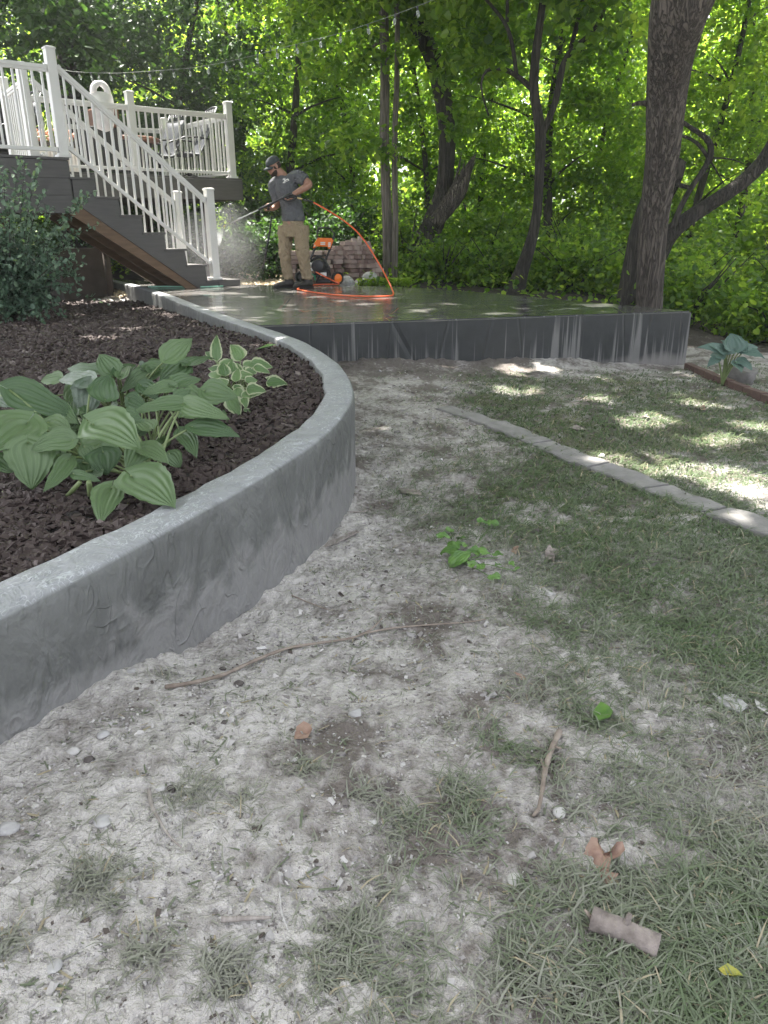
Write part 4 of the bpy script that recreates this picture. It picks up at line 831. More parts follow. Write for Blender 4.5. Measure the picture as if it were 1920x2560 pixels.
grass(290000, .62, 8.6, .0035, .062, 'grass', 'trampled dusty green grass growing over the right side of the yard')
# ================================================================== HOSTAS
def hosta_mat(name, g1, g2, veins, margin=None, dusty=0.0):
    g = NG(name); ac = g.attr('ac'); al = g.attr('al'); t = g.attr('tint'); nz = g.noise(30, g.oco(), 3)
    c = g.mix(g.m('ADD', g.m('MULTIPLY', t, .7), g.m('MULTIPLY', nz, .35)), g1, g2)
    w_ = g.m('ABSOLUTE', g.m('SINE', g.m('MULTIPLY', ac, 3.1416*6))); ln = g.ramp(w_, [(0, 1.0), (.16, 0.0)])
    c = g.mix(g.m('MULTIPLY', ln, .38), c, veins)
    if margin: c = g.mix(g.ramp(g.m('ADD', g.m('ABSOLUTE', ac), g.m('MULTIPLY', g.m('SUBTRACT', g.noise(40, g.oco(), 2), .5), .5)), [(.68, 0.0), (.76, 1.0)]), c, margin)
    if dusty: c = g.mix(g.m('MULTIPLY', g.ramp(g.m('ADD', g.noise(26, g.oco(), 5), g.m('MULTIPLY', g.noise(150, g.oco(), 2), .3)), [(.52, 0.0), (.68, 1.0)]), dusty), c, (.27,.30,.27))
    b = g.bsdf(Base_Color=c, Roughness=.42, Specular_IOR_Level=.45); tr = g.n('BsdfTranslucent', Color=c); mx = g.n('MixShader', _0=.18); g.t.links.new(b.outputs[0], mx.inputs[1]); g.t.links.new(tr.outputs[0], mx.inputs[2]); return g.surf(mx)
M['hosta'] = hosta_mat('hosta_leaf', (.058,.108,.045), (.125,.19,.085), (.23,.31,.17))
M['hosta_dusty'] = hosta_mat('dusty_hosta_leaf', (.075,.12,.07), (.14,.195,.12), (.24,.3,.2), None, .35)
M['hosta_var'] = hosta_mat('variegated_hosta_leaf', (.085,.155,.055), (.15,.24,.09), (.24,.34,.17), (.36,.40,.24))
M['hosta_blue'] = hosta_mat('blue_hosta_leaf', (.065,.12,.095), (.12,.19,.155), (.18,.26,.215))
M['petiole'] = simple('petiole', (.12,.17,.06), (.20,.25,.11), .5, 20)
def hleaf(base, tip, width, m, parent, up=None, droop=.12, cup=.10, wave=.5, lobes=1.0, label=None, thick=False):
    base = np.array(base, float); tip = np.array(tip, float); d = tip-base; Ln = np.linalg.norm(d); X_ = d/Ln
    cam_ = C0-base; cam_ = cam_/np.linalg.norm(cam_); up = np.array([0,0,.75])+cam_*1.1 if up is None else np.array(up, float)
    up = up+RNG.normal(0, .12, 3); N_ = up-X_*(X_ @ up); N_ /= np.linalg.norm(N_); Y_ = np.cross(N_, X_)
    nt, ns = 22, 25; ph = RNG.uniform(0, 6.28); ph2 = RNG.uniform(0, 6.28); vs = []; ac = []; al = []
    skew = RNG.normal(0, .06)
    for i in range(nt):
        t = i/(nt-1); w_ = (1-math.exp(-t*11))*(1-t)**.72*(1+.25*t)/.93+.02
        w_ = max(w_, .0)*(1-.25*sstep(.75, 1, t))
        for j in range(ns):
            s = -1+2*j/(ns-1); back_ = lobes*.16*Ln*abs(s)**1.5*(1-t)**6
            edge = 1+.05*wave*math.sin(t*17+ph+(3 if s > 0 else 0))*abs(s)**3+.03*math.sin(t*39+ph2)*abs(s)**6
            y = s*w_*width*.5*edge+skew*width*math.sin(3.14*t); x = t*Ln-back_
            h = cup*width*(abs(s)**1.6)*(1-t)**.6*1.4-.55*cup*width*abs(s)**3-droop*Ln*(t-.35)**2*2.2+droop*Ln*.25
            h += -.028*width*abs(math.sin(s*math.pi*3))**.7*0+.026*width*math.cos(s*math.pi*6)*min(1, 4*t*(1-t)+.15)*(1-.3*abs(s))
            h += .085*wave*width*math.sin(t*9+ph+s*2)*abs(s)**2.2+.03*wave*width*math.sin(t*23+ph2)*abs(s)**4
            h -= .05*width*math.exp(-(s/.09)**2)*(1-t)
            vs.append(base+X_*x+Y_*y+N_*h); ac.append(s); al.append(t)
    vs = np.array(vs); idx = np.arange(nt*ns).reshape(nt, ns); q = np.stack([idx[:-1,:-1], idx[1:,:-1], idx[1:,1:], idx[:-1,1:]], -1).reshape(-1, 4)
    o = raw_mesh('leaf', vs, q, m, parent=parent, attrs={'ac': ac, 'al': al, 'tint': np.full(len(vs), RNG.uniform(-.25, 1.2))}, smooth=True)
    if label: o['label'] = label
    return o
def petiole(root, base, r, parent, mt='petiole', arch=.12):
    root = np.array(root, float); base = np.array(base, float); mid_ = (root+base)/2+W_*arch*np.linalg.norm(base-root)+(base-root)*np.array([-.12,-.12,0])
    t = np.linspace(0, 1, 10)[:, None]; pts = (1-t)**2*root+2*t*(1-t)*mid_+t**2*base; b = MB(); b.tube(pts, np.linspace(r*1.25, r*.75, 10), 8); return b.build('petiole', M[mt], parent)
def z5(x, y): return x/2.183, 780+y/2.182
def zh(py): return float(np.interp(py, [830, 870, 950, 1050, 1120, 1180, 1240, 1300], [.30, .27, .21, .165, .12, .07, .03, -.02]))
rootA = PZ(350, 1195, -.04); rootB = PZ(215, 1170, -.04); rootC = PZ(300, 1075, -.04); rootD = PZ(400, 1020, -.04)
hos = thing('hosta', (rootA+rootB)/2, 'large green hosta with broad ribbed leaves spilling towards the curved wall', 'plant')
H_ = [ # base, tip, width (zoomed px), dz, root, material
 ((50,425),(425,560),165,.03,'B',0),((505,612),(742,716),235,.04,'A',0),((150,600),(-70,760),230,.0,'B',0),((150,712),(168,962),220,.0,'B',0),((398,700),(165,745),130,.0,'B',0),
 ((715,895),(938,1045),235,.0,'A',0),((610,960),(552,1135),150,-.01,'A',0),((560,762),(585,880),165,-.02,'A',0),((765,735),(690,852),125,.0,'A',0),((775,738),(912,815),105,.0,'A',0),
 ((1052,628),(1305,668),120,-.04,'A',0),((1000,500),(725,535),95,.0,'A',0),((1000,500),(1240,568),110,.0,'A',0),((1115,430),(1292,455),150,-.02,'D',0),((1020,435),(1125,470),120,-.02,'D',0),
 ((905,262),(1048,135),125,.04,'C',0),((1010,290),(872,375),115,.0,'C',0),((1020,295),(1175,232),85,.0,'C',0),((625,335),(538,225),115,.0,'C',0),((570,325),(355,290),95,.0,'C',0),
 ((505,395),(305,352),120,.0,'C',1),((500,385),(470,575),150,.0,'B',1),((575,480),(600,335),145,.0,'C',0),((885,305),(655,432),100,.0,'C',0),((945,405),(775,440),75,.0,'C',0),((945,400),(1105,352),95,.0,'D',0),
 ((640,350),(748,270),80,.0,'C',0),((655,360),(700,262),70,.0,'C',0),((335,360),(215,372),75,-.02,'C',0),((-60,430),(75,510),130,-.03,'B',1),((200,575),(10,545),70,-.04,'B',1),
 ((985,655),(1065,778),100,-.06,'D',0),((925,770),(985,850),90,-.06,'A',0),((375,805),(240,965),90,-.02,'B',0),((400,885),(545,915),60,-.02,'A',0),((1215,550),(1250,600),50,-.08,'D',0),
 ((455,735),(500,835),75,-.01,'A',0),((680,560),(770,575),90,.0,'A',0),((700,470),(800,520),90,-.01,'C',0),((260,600),(390,650),110,-.02,'B',0),((-30,800),(70,870),110,-.02,'B',0),((820,330),(880,240),70,.0,'C',0),((960,460),(1040,420),80,.0,'D',0),((760,290),(815,330),70,.01,'C',1),
 ((330,760),(250,870),90,-.03,'B',0),((600,700),(660,790),100,-.03,'A',0),((300,520),(420,600),110,-.03,'B',0),((560,860),(480,900),80,-.03,'B',0),((870,690),(900,760),90,-.05,'D',0),((200,640),(330,690),120,-.05,'B',0),((640,520),(560,560),100,-.03,'C',0),((770,400),(860,470),90,-.02,'C',0)]
for k in range(22): _a = (RNG.uniform(20, 1000), RNG.uniform(360, 830)); _t = RNG.uniform(0, 6.283); H_.append((_a, (_a[0]+RNG.uniform(90,170)*math.cos(_t), _a[1]+RNG.uniform(60,120)*math.sin(_t)), RNG.uniform(90, 140), -.06-.03*RNG.uniform(), 'ABCD'[(_a[0] < 400) + 2*(_a[1] < 520)] if _a[0] < 700 else 'D', 0)) if _a[1] < 900-.38*max(0, _a[0]-300) else None
RT = dict(A=rootA, B=rootB, C=rootC, D=rootD)
for (bx, by), (tx, ty), w_, dz, r_, mt in H_:
    p, q = z5(bx, by), z5(tx, ty); zb = zh(p[1])+dz; B3 = PZ(p[0], p[1], zb); dist = np.linalg.norm(B3-C0)
    fb = abs(q[1]-p[1])/(np.hypot(q[0]-p[0], q[1]-p[1])+1e-6)
    zt = zb-(.055 if q[1] > p[1] else -.045)*fb-.01*RNG.uniform(0, 1); zt = max(zt, -.015)
    T3 = PZ(q[0], q[1], zt); lim = .30
    if np.linalg.norm(T3-B3) > lim:
        # keep the leaf at a real leaf's length: meet the sight line at the base's distance
        T3 = C0+(T3-C0)/np.linalg.norm(T3-C0)*(dist-(.04 if q[1] > p[1] else -.05))
    W3 = w_/2.183/FPX*dist*1.22
    hleaf(B3, T3, W3, M['hosta_dusty'] if mt else M['hosta'], hos, droop=.10, label='hosta leaf powdered with pale dust' if mt else None)
    rt = RT[r_]+RNG.normal(0, .03, 3)*np.array([1,1,0]); petiole(rt, B3, .0045, hos)
for k in range(10):
    p, q = ((370+k*3, 1013+random.randint(-8,8)), (random.randint(330,400), 1180)); petiole(PZ(q[0], q[1], -.05), PZ(random.randint(330,440), random.randint(1010,1060), .08), .0045, hos, arch=.05)
b = MB(); b.tube([PZ(200,1205,.03), PZ(170,1240,-.03)], [.007,.009], 8); b.tube([PZ(222,1205,.04), PZ(228,1246,-.03)], [.008,.010], 8); b.build('cut_stalk', M['petiole'], hos)
# variegated hosta
rv = PZ(585, 1000, -.04); vh = thing('variegated_hosta', rv, 'small hosta with cream edged leaves beside the bigger green one', 'plant')
VL = [((1185,265),(1180,118),60),((1310,265),(1258,170),85),((1365,290),(1485,296),75),((1355,300),(1335,360),50),((1350,330),(1400,320),60),((1350,420),(1448,425),70),((1320,460),(1445,430),50),((1270,340),(1260,260),65),((1240,330),(1130,300),60),((1210,350),(1130,335),55),((1230,350),(1215,270),70),((1300,330),(1295,270),60),((1330,300),(1420,270),55),((1340,380),(1410,365),50),((1290,420),(1330,500),70),((1260,470),(1310,565),90),((1200,400),(1130,440),60),((1280,400),(1340,480),50),((1210,300),(1270,250),60),((1170,260),(1120,210),50),((1200,440),(1300,480),70),((1310,340),(1380,340),55),((1240,400),(1180,360),55),((1330,470),(1345,520),50),((1285,380),(1300,300),50),((1390,300),(1470,325),50),((1460,385),(1565,385),80),((1465,380),(1500,350),60),((1330,540),(1390,535),30)]
for (bx, by), (tx, ty), w_ in VL:
    p, q = z5(bx, by), z5(tx, ty); zb = float(np.interp(p[1], [840, 900, 960, 1000, 1030], [.20,.15,.10,.04,-.02])); 
    if bx > 1440: zb = -.0
    B3 = PZ(p[0], p[1], zb); dist = np.linalg.norm(B3-C0); T3 = C0+ray(*q)/np.linalg.norm(ray(*q))*(dist+(.05 if q[1] < p[1] else -.035)); T3[2] = max(T3[2], -.05)
    hleaf(B3, T3, w_/2.183/FPX*dist*1.25, M['hosta_var'], vh, droop=.16, lobes=.3); petiole(rv+RNG.normal(0, .03, 3)*np.array([1,1,0]) if bx < 1440 else PZ(685,970,-.05), B3, .004, vh)
# blue green hosta on the far right
def z4(x, y): return 1200+x/2.257, y/2.257
rb = PG(1805, 965); bh = thing('blue_hosta', rb, 'blue green hosta with wide powdery leaves behind the grey rock', 'plant')
for (bx, by), (tx, ty), w_ in [((1400,1990),(1235,1950),60),((1390,1985),(1300,1930),70),((1440,1985),(1420,1880),130),((1420,1975),(1370,1915),90),((1480,1990),(1610,2010),75),((1470,1975),(1575,1955),50),((1455,2030),(1540,2075),65),((1440,2040),(1480,2090),60),((1380,2010),(1300,2000),60),((1340,2020),(1290,2060),50),((1460,1990),(1500,1930),70)]:
    p, q = z4(bx, by), z4(tx, ty); Yb = rb[1]-.1; B3 = PY(p[0], p[1], Yb); T3 = PY(q[0], q[1], Yb-.12 if q[1] > p[1] else Yb+.02); dist = np.linalg.norm(B3-C0)
    hleaf(B3, T3, w_/2.257/FPX*dist*1.15, M['hosta_blue'], bh, droop=.15, lobes=.6, up=(0,-.5,.8)); petiole(rb, B3, .007, bh)
# planter flowers
fp = thing('planter_flowers', PLANTER_TOP, 'bright mixed foliage and salmon flowers growing in the slatted planter', 'plant')
M['limeleaf'] = simple('lime_leaf', (.25,.42,.04), (.42,.55,.08), .5, 20); M['salmon'] = simple('salmon_petal', (.62,.26,.18), (.75,.45,.33), .6, 30)
b = MB(); b2 = MB(); b3 = MB()
for i in range(70):
    a = random.uniform(0, 6.28); r = random.uniform(.05, .34); h = random.uniform(.12, .42); p = PLANTER_TOP; e_ = p+U_*r*math.cos(a)+V_*r*.6*math.sin(a)+W_*h*.75; m_ = p+U_*r*.4*math.cos(a)+V_*r*.3*math.sin(a)+W_*h
    b.tube([p+U_*random.uniform(-.2,.2), m_, e_], [.006,.010,.002], 4)
for i in range(60):
    p = PLANTER_TOP+U_*random.uniform(-.28, .3)+V_*random.uniform(-.2, .15)+W_*random.uniform(.02, .2); b2.ball(p, random.uniform(.02, .04), 6, 4)
for i in range(60):
    p = PLANTER_TOP+U_*random.uniform(-.28, .3)+V_*random.uniform(-.22, .1)+W_*random.uniform(-.08, .1); b3.ball(p, (random.uniform(.02, .05), random.uniform(.02,.05), .012), 6, 4)
b.build('grass_leaves', M['limeleaf'], fp); b2.build('blossoms', M['salmon'], fp); b3.build('foliage', simple('cream_leaf', (.5,.52,.3), (.3,.4,.14), .6, 20), fp)
# ================================================================== SHRUB on the left
rs = PZ(35, 800, -.1); sh = thing('shrub', rs, 'bushy shrub with small round leaves and arching sprays at the left edge', 'shrub')
stems = []
def curve3(a, m_, e_, k=12): t = np.linspace(0, 1, k)[:, None]; return (1-t)**2*np.array(a)+2*t*(1-t)*np.array(m_)+t**2*np.array(e_)
Ys = rs[1]
for (ex, ey, mx_, my) in ((62,405,50,560),(72,520,60,600),(215,496,120,560),(150,568,70,650),(190,585,90,640),(10,430,10,560),(-10,400,-20,520),(110,475,70,560),(40,470,30,560),(85,455,60,560),(130,520,80,600),(205,690,120,660),(195,650,100,640),(170,720,90,690),(120,760,80,720),(-30,470,-20,600),(25,500,20,600),(160,610,90,650),(100,780,60,740),(60,790,30,730),(20,780,0,720)):
    yv = Ys+RNG.uniform(-.35, .35); stems.append(curve3(rs, PY(mx_, my, yv), PY(ex, ey, yv)))
for k in range(80):
    a = RNG.uniform(0, 6.283); r = RNG.uniform(.15, .62); h = RNG.uniform(.25, .98)*(1-.55*(r/.7)**2); e_ = rs+np.array([r*math.cos(a)-.12, r*math.sin(a)*.9, h]); stems.append(curve3(rs, rs+np.array([r*.35*math.cos(a), r*.35*math.sin(a), h*.95]), e_, 9))
b = MB(); P = []; 
for s_ in stems:
    b.tube(s_, np.linspace(.008, .002, len(s_)), 5)
    q = resample(s_, step=.022); q = q[int(len(q)*.3):]
    P.append(q+RNG.normal(0, .014, q.shape)); P.append(q+RNG.normal(0, .03, q.shape))
    for k in range(3):
        i = RNG.integers(len(q)//4, len(q)-1); d = q[min(i+3, len(q)-1)]-q[i]; d = d/np.linalg.norm(d)+RNG.normal(0, .5, 3); tw = np.array([q[i]+d*.055*j for j in range(5)]); b.tube(tw, np.linspace(.003, .0012, 5), 4); t2_ = resample(tw, step=.02); P.append(t2_+RNG.normal(0, .012, t2_.shape))
b.build('stems', M['bark_dark'], sh)
P = np.concatenate(P); 
Pin, _t = sprays([(tuple(rs+np.array([-.10,0,.36])), (.50,.42,.28)), (tuple(rs+np.array([.12,0,.22])), (.36,.35,.16))], 2800, 14, .11, .03); P = np.r_[P, Pin]; P = P[P[:,2] > -.08]
zz_ = P[:,2]; leaf_cloud(P, RNG.uniform(.034, .060, len(P))*1.0, .7, 'foliage', 'shrub', sh, carve=False, tint=np.clip(RNG.normal(.40, .2, len(P))+.25*sstep(.35,.9,zz_), 0, 1), droop=.1)
# ================================================================== SMALL THINGS ON THE GROUND
M['twig'] = simple('dry_twig', (.16,.125,.10), (.30,.255,.215), .85, 30, .001); M['log'] = simple('log_bark', (.12,.10,.088), (.34,.295,.27), .92, 26, .008, bscale=34)
M['oakleaf'] = simple('dead_leaf', (.22,.13,.095), (.36,.25,.20), .7, 30, .001); M['greenleaf'] = simple('green_leaf', (.055,.13,.025), (.12,.23,.045), .45, 25); M['yellow'] = simple('yellow_leaf', (.38,.33,.05), (.20,.25,.06), .6, 60)
M['stone'] = simple('dusty_stone', (.27,.265,.265), (.46,.45,.44), .9, 25, .003); M['palestone'] = simple('pale_mortar_lump', (.36,.35,.335), (.50,.485,.465), .9, 30, .003); M['darkstone'] = simple('dark_clod', (.06,.052,.05), (.13,.115,.105), .95, 30, .004)
M['barkpiece'] = simple('grey_bark_piece', (.20,.175,.155), (.36,.325,.30), .85, 18, .002, stretch=(6,1,1)); M['peg'] = M['palestone']
def gp(x, y, dz=0): p = PG(x, y); p[2] = float(gzz(p[0], p[1]))+dz; return p
def stick(px, rr, name, lab, cat, mt='twig', lift=.006, seg=8):
    pts = np.array([gp(x, y, lift+rr) for x, y in px]); q = resample(pts, max(14, len(px)*4)); q = smooth_line(q, 3); r = np.interp(np.linspace(0, 1, len(q)), [0, .5, 1], [rr, rr*.85, rr*.45])*(1+.12*np.sin(np.arange(len(q))*1.9))
    b = MB(); b.tube(q, r, seg); return tag(b.build(name, M[mt]), lab, cat)
stick([(414,1728),(480,1722),(560,1700),(640,1665),(720,1635),(800,1618),(880,1600),(925,1585),(955,1555)], .0055, 'long_twig', 'long thin bent twig lying on the pale dust below the wall', 'twig')
stick([(900,1590),(980,1572),(1080,1566),(1180,1562),(1215,1555)], .0035, 'thin_twig', 'thin twig continuing right from the long bent twig', 'twig')
o = stick([(1398,1842),(1375,1890),(1362,1930),(1355,1990),(1345,2040)], .0075, 'knotty_stick', 'short knotty grey stick standing out between two grass patches', 'stick')
b = MB(); b.tube([gp(1385,1880,.015), gp(1402,1890,.02)], [.004,.002], 6); b.tube([gp(1360,1935,.015), gp(1352,1915,.02)], [.004,.002], 6); b.tube([gp(1345,2036,.012), gp(1332,2048,.008)], [.005,.003], 6); b.build('side_shoot', M['twig'], o)
stick([(650,1478),(720,1495),(770,1515),(822,1535)], .003, 'small_twig', 'small crooked twig just below the torn grass clump', 'twig')
stick([(375,1990),(380,2030),(405,2080),(430,2110),(455,2130)], .004, 'root_piece', 'dark curled root lying on the dusty soil at the lower left', 'root', 'barkpiece')
stick([(555,2320),(610,2318),(680,2313)], .005, 'short_stick', 'short smooth grey stick on the pale dust at the bottom left', 'stick', 'barkpiece')
stick([(700,2240),(703,2290),(718,2330),(728,2350)], .0018, 'straw', 'pale dry straw bent beside the short smooth stick', 'straw', 'palestone')
stick([(1515,1365),(1525,1385),(1550,1390)], .004, 'hooked_twig', 'small hooked twig on the brown bare spot in the lawn', 'twig')
stick([(790,1296),(830,1290),(880,1287),(915,1284)], .006, 'bark_strip', 'dark strip of bark poking out from the foot of the wall', 'bark', 'barkpiece')
# flat bark pieces
def flake(px, th, name, lab, cat, mt, lift=.006, tilt=0):
    top_ = [gp(x, y, lift+th+tilt*i) for i, (x, y) in enumerate(px)]; bot = [p-W_*th for p in top_]; m_ = len(px); b = MB()
    b.add(top_+bot, [tuple(range(m_)), tuple(range(2*m_-1, m_-1, -1))]+[(i, i+m_, (i+1) % m_+m_, (i+1) % m_) for i in range(m_)]); return tag(b.build(name, M[mt], bevel=.001), lab, cat)
flake([(800,1382),(822,1362),(860,1345),(892,1332),(898,1340),(870,1355),(840,1372)], .004, 'bark_piece', 'long grey splinter of bark on the dust near the wall', 'bark', 'barkpiece', tilt=.001)
flake([(996,1222),(1050,1224),(1055,1238),(1003,1234)], .003, 'cardboard_piece', 'flat tan rectangular scrap on the trampled grass', 'scrap', 'log')
flake([(1710,1742),(1745,1738),(1758,1752),(1725,1758)], .004, 'wood_chip', 'flat grey wood chip between grass clumps at the right', 'wood chip', 'barkpiece')
flake([(1780,1738),(1840,1742),(1870,1770),(1850,1785),(1800,1765)], .005, 'slate_piece', 'larger flat grey fragment sunk in the grass at the right', 'fragment', 'stone')
flake([(1885,1755),(1925,1775),(1930,1790),(1890,1772)], .004, 'shale_piece', 'pale flat fragment at the right edge of the picture', 'fragment', 'palestone')
flake([(640,1628),(662,1622),(668,1626),(644,1634)], .002, 'white_chip', 'small white plastic chip beside the long twig', 'chip', 'plastic')
# log
a_, b_ = gp(1476, 2325, .024), gp(1642, 2392, .024); q = resample([a_, (a_+b_)/2+W_*.002, b_], 26); v_ = MB(); lr = fbm(np.arange(26)*.35, np.zeros(26), 9, 3)
v_.tube(q, .0195*(1+.25*(lr-.5)), 18); lg = v_.build('log_piece', M['log'])
tag(lg, 'short broken length of grey pink branch lying in the grass at bottom right', 'log')
b = MB(); m2 = (a_+b_)/2; b.tube([m2+W_*.012, m2+W_*.034+np.array([.008,.006,0])], [.008,.004], 8); b.build('knot', M['log'], lg)
b = MB(); b.tube([a_, a_+(a_-b_)*.12+W_*.012], [.005,.002], 6); b.build('side_shoot', M['twig'], lg)
# leaves lying on the ground
def flat_leaf(outline, name, lab, mt, curl=.012, lift=.014, cat='leaf', parent=None):
    pts = np.array([gp(x, y, lift) for x, y in outline]); c = pts.mean(0)+W_*-.004; m_ = len(pts); vs = []; rings = 5
    for k in range(1, rings+1):
        for p in pts: s = k/rings; q = c+(p-c)*s; vs.append(q+W_*(curl*s*s*math.sin(p[0]*60)+.003*math.sin(p[1]*90+k)))
    vs = [c]+vs; f = [(0, 1+i, 1+(i+1) % m_) for i in range(m_)]
    for k in range(rings-1):
        for i in range(m_): a0 = 1+k*m_+i; b0 = 1+k*m_+(i+1) % m_; f.append((a0, a0+m_, b0+m_, b0))
    b = MB(); b.add(vs, f, True); o = b.build(name, M[mt], parent)
    return tag(o, lab, cat) if parent is None else o
flat_leaf([(1455,2130),(1478,2097),(1492,2108),(1498,2130),(1510,2150),(1528,2158),(1538,2142),(1552,2140),(1558,2165),(1545,2176),(1525,2172),(1520,2188),(1500,2184),(1490,2165),(1480,2140)], 'dead_leaf', 'curled brown dead oak leaf lying in the grass above the log', 'oakleaf', .02, .018)
flat_leaf([(1490,2190),(1520,2185),(1545,2200),(1530,2215),(1505,2208)], 'dead_leaf', 'small brown leaf fragment just under the curled oak leaf', 'oakleaf')
flat_leaf([(1478,1790),(1500,1772),(1522,1780),(1530,1800),(1522,1818),(1495,1815)], 'green_leaf', 'fresh green leaf lying alone on the dusty grass', 'greenleaf', .012, .02)
flat_leaf([(1790,2450),(1812,2444),(1838,2462),(1850,2478),(1830,2476),(1805,2470)], 'yellow_leaf', 'yellow spotted leaf in the grass at the bottom right', 'yellow', .008, .02)
flat_leaf([(735,1860),(742,1832),(760,1822),(775,1828),(782,1845),(770,1868),(750,1872)], 'dead_leaf', 'brown crumpled leaf on the pale dust below the long twig', 'oakleaf', .01, .008)
flat_leaf([(1275,1382),(1285,1372),(1296,1380),(1290,1390)], 'dead_leaf', 'small rust coloured leaf right of the green weed', 'oakleaf')
flat_leaf([(1284,1688),(1306,1686),(1318,1700),(1300,1702)], 'dead_leaf', 'small tan leaf on the grass edge right of the twig', 'oakleaf', .006, .012)
flat_leaf([(1362,1388),(1372,1378),(1380,1384),(1392,1380),(1396,1392),(1388,1398),(1384,1412),(1376,1402),(1366,1404)], 'dusty_leaf', 'grey dust covered leaf lying on matted grass', 'log', .012, .012)
flat_leaf([(1422,1072),(1440,1069),(1466,1080),(1444,1080)], 'pale_leaf', 'pale leaf lying on the lawn beyond the edging strip', 'log', .01, .02)
flat_leaf([(1600,1048),(1615,1044),(1626,1056),(1612,1054)], 'pale_leaf', 'small curled pale leaf further out on the shaded lawn', 'log', .01, .02)
flat_leaf([(1748,1022),(1760,1018),(1764,1028),(1752,1032)], 'dead_leaf', 'tiny orange brown leaf on the shaded lawn', 'oakleaf', .01, .02)
flat_leaf([(648,1023),(680,1012),(700,1012),(672,1024)], 'pale_leaf', 'thin fallen leaf on the dark mulch near the wall bend', 'greenleaf', .008, .43)
# green weed
wd0 = gp(1150, 1400); wt = thing('weed', wd0, 'bright green broadleaf weed trailing over the dusty grass', 'plant')
for (x, y, s) in ((1112,1365,20),(1128,1345,16),(1148,1362,16),(1120,1395,26),(1155,1408,30),(1180,1395,18),(1212,1396,16),(1245,1405,14),(1185,1430,18),(1205,1435,16),(1232,1455,16),(1243,1425,12),(1230,1320,14),(1222,1328,10),(1162,1380,14),(1135,1380,18),(1205,1322,12),(1280,1430,10),(1290,1436,8)):
    aa = RNG.uniform(0, 6.28); c_ = gp(x, y, .022+RNG.uniform(0, .015)); s_m = s/FPX*np.linalg.norm(c_-C0)*.95; dd = np.array([math.cos(aa), math.sin(aa), RNG.normal(0, .2)])*s_m; hleaf(c_-dd, c_+dd, s_m*1.7, M['greenleaf'], wt, up=(0,-.4,1), wave=1.2, droop=.2)
b = MB()
for (x, y) in ((1112,1365),(1212,1396),(1245,1405),(1232,1455),(1230,1320),(1290,1436),(1128,1345)): b.tube([gp(1155,1408,.006), gp((1155+x)/2, (1408+y)/2, .016), gp(x, y, .018)], .0016, 5)
b.build('stem', M['greenleaf'], wt)
# stones
def stone(x, y, wpx, name, lab, mt, flat=.6, seed=0, sink=.25, wid=1.0, p=None, cat='stone'):
    p = gp(x, y) if p is None else p; r = wpx/2/FPX*np.linalg.norm(p-C0); rg_ = np.random.default_rng(seed); b = MB(); b.ball((0,0,0), 1, 14, 10); v = b.v[0]
    for _ in range(7):
        d = rg_.normal(0, 1, 3); d /= np.linalg.norm(d); c = rg_.uniform(.55, .85); s = v @ d; v = v-np.where(s > c, s-c, 0)[:, None]*d
    v = v*(1+.16*(fbm(v[:,0]*2+seed, v[:,1]*2+v[:,2], seed, 3)-.5))[:, None]; v = v*np.array([r, r*wid, r*flat]); a = rg_.uniform(0, 3.1); v = v @ _rz(a); b.v = [v+p+W_*r*flat*(1-2*sink)*.8]
    return tag(b.build(name, M[mt]), lab, cat)
ST = [(25,2085,46,'stone','grey egg shaped stone at the left edge of the dust',.6),(400,1980,26,'palestone','round grey pebble above the curled root',.7),(430,1978,26,'darkstone','dark pebble touching the round grey one',.6),(182,1880,34,'palestone','pale pebble near the foot of the wall at left',.6),(222,1902,24,'darkstone','dark angular pebble near the foot of the wall',.7),(260,1848,30,'stone','flat pebble below the wall on the left',.5),
 (325,1690,34,'stone','broken mortar lump at the foot of the wall',.7),(20,1880,24,'stone','pebble in the bottom corner of the wall',.6),(768,1345,22,'palestone','pale stone wedged against the wall foot',1.0),(752,1352,34,'stone','blocky stone at the wall foot near the bark strip',.6),(856,1216,34,'stone','square stone lying where the wall turns',.6),(1400,2035,34,'palestone','bright white stone at the foot of the knotty stick',.6),
 (1372,1485,26,'palestone','white pebble in the matted grass',.6),(1830,1528,20,'palestone','white pebble in the grass near the right edge',.7),(1505,1143,18,'palestone','small stone sitting on the concrete edging strip',.8),(1375,1362,0,'','',0),(1780,2265,40,'stone','pinkish pebble in the grass above the yellow leaf',.6),(1290,2195,44,'palestone','whitish flat stone in the grass left of the dead leaf',.4),(1340,1345,0,'','',0),
 (1338,1332,22,'darkstone','dark brown cone like clod on the grass',.8),(560,1812,20,'darkstone','dark pebble on the warm toned dust',.6),(482,1818,18,'darkstone','pair of dark crumbs left of the warm toned dust',.7),(598,1715,26,'darkstone','dark bark crumb beside the long twig',.5),(557,1680,18,'darkstone','dark crumb above the long twig',.6),(745,1655,28,'stone','grey pebble below the middle of the long twig',.6),(890,1790,40,'stone','angular grey stone in the middle of the dust',.7),
 (1130,2190,0,'','',0),(968,1977,22,'darkstone','dark round clod beside the grass clump in the centre',.8),(960,1466,20,'darkstone','dark pebble upper middle of the dust',.7),(965,1428,16,'darkstone','tiny dark pebble above the other dark one',.6),(805,1465,18,'darkstone','dark cube like crumb beside the torn grass clump',.8),(580,2418,20,'palestone','small white quartz pebble in grass at the bottom',.6),(930,2060,24,'palestone','chalky lump between grass clumps near the centre',.6),(135,2420,36,'stone','dull stone sunk in dust at bottom left',.4),(260,2070,42,'stone','flat dusty lump left of the curled root',.35)]
for i, (x, y, wpx, mt, lab, fl) in enumerate(ST):
    if wpx: stone(x, y, wpx, 'stone', lab, mt, fl, i+3)
M['rockmat'] = simple('grey_rock', (.10,.095,.09), (.19,.18,.17), .9, 12, .006)
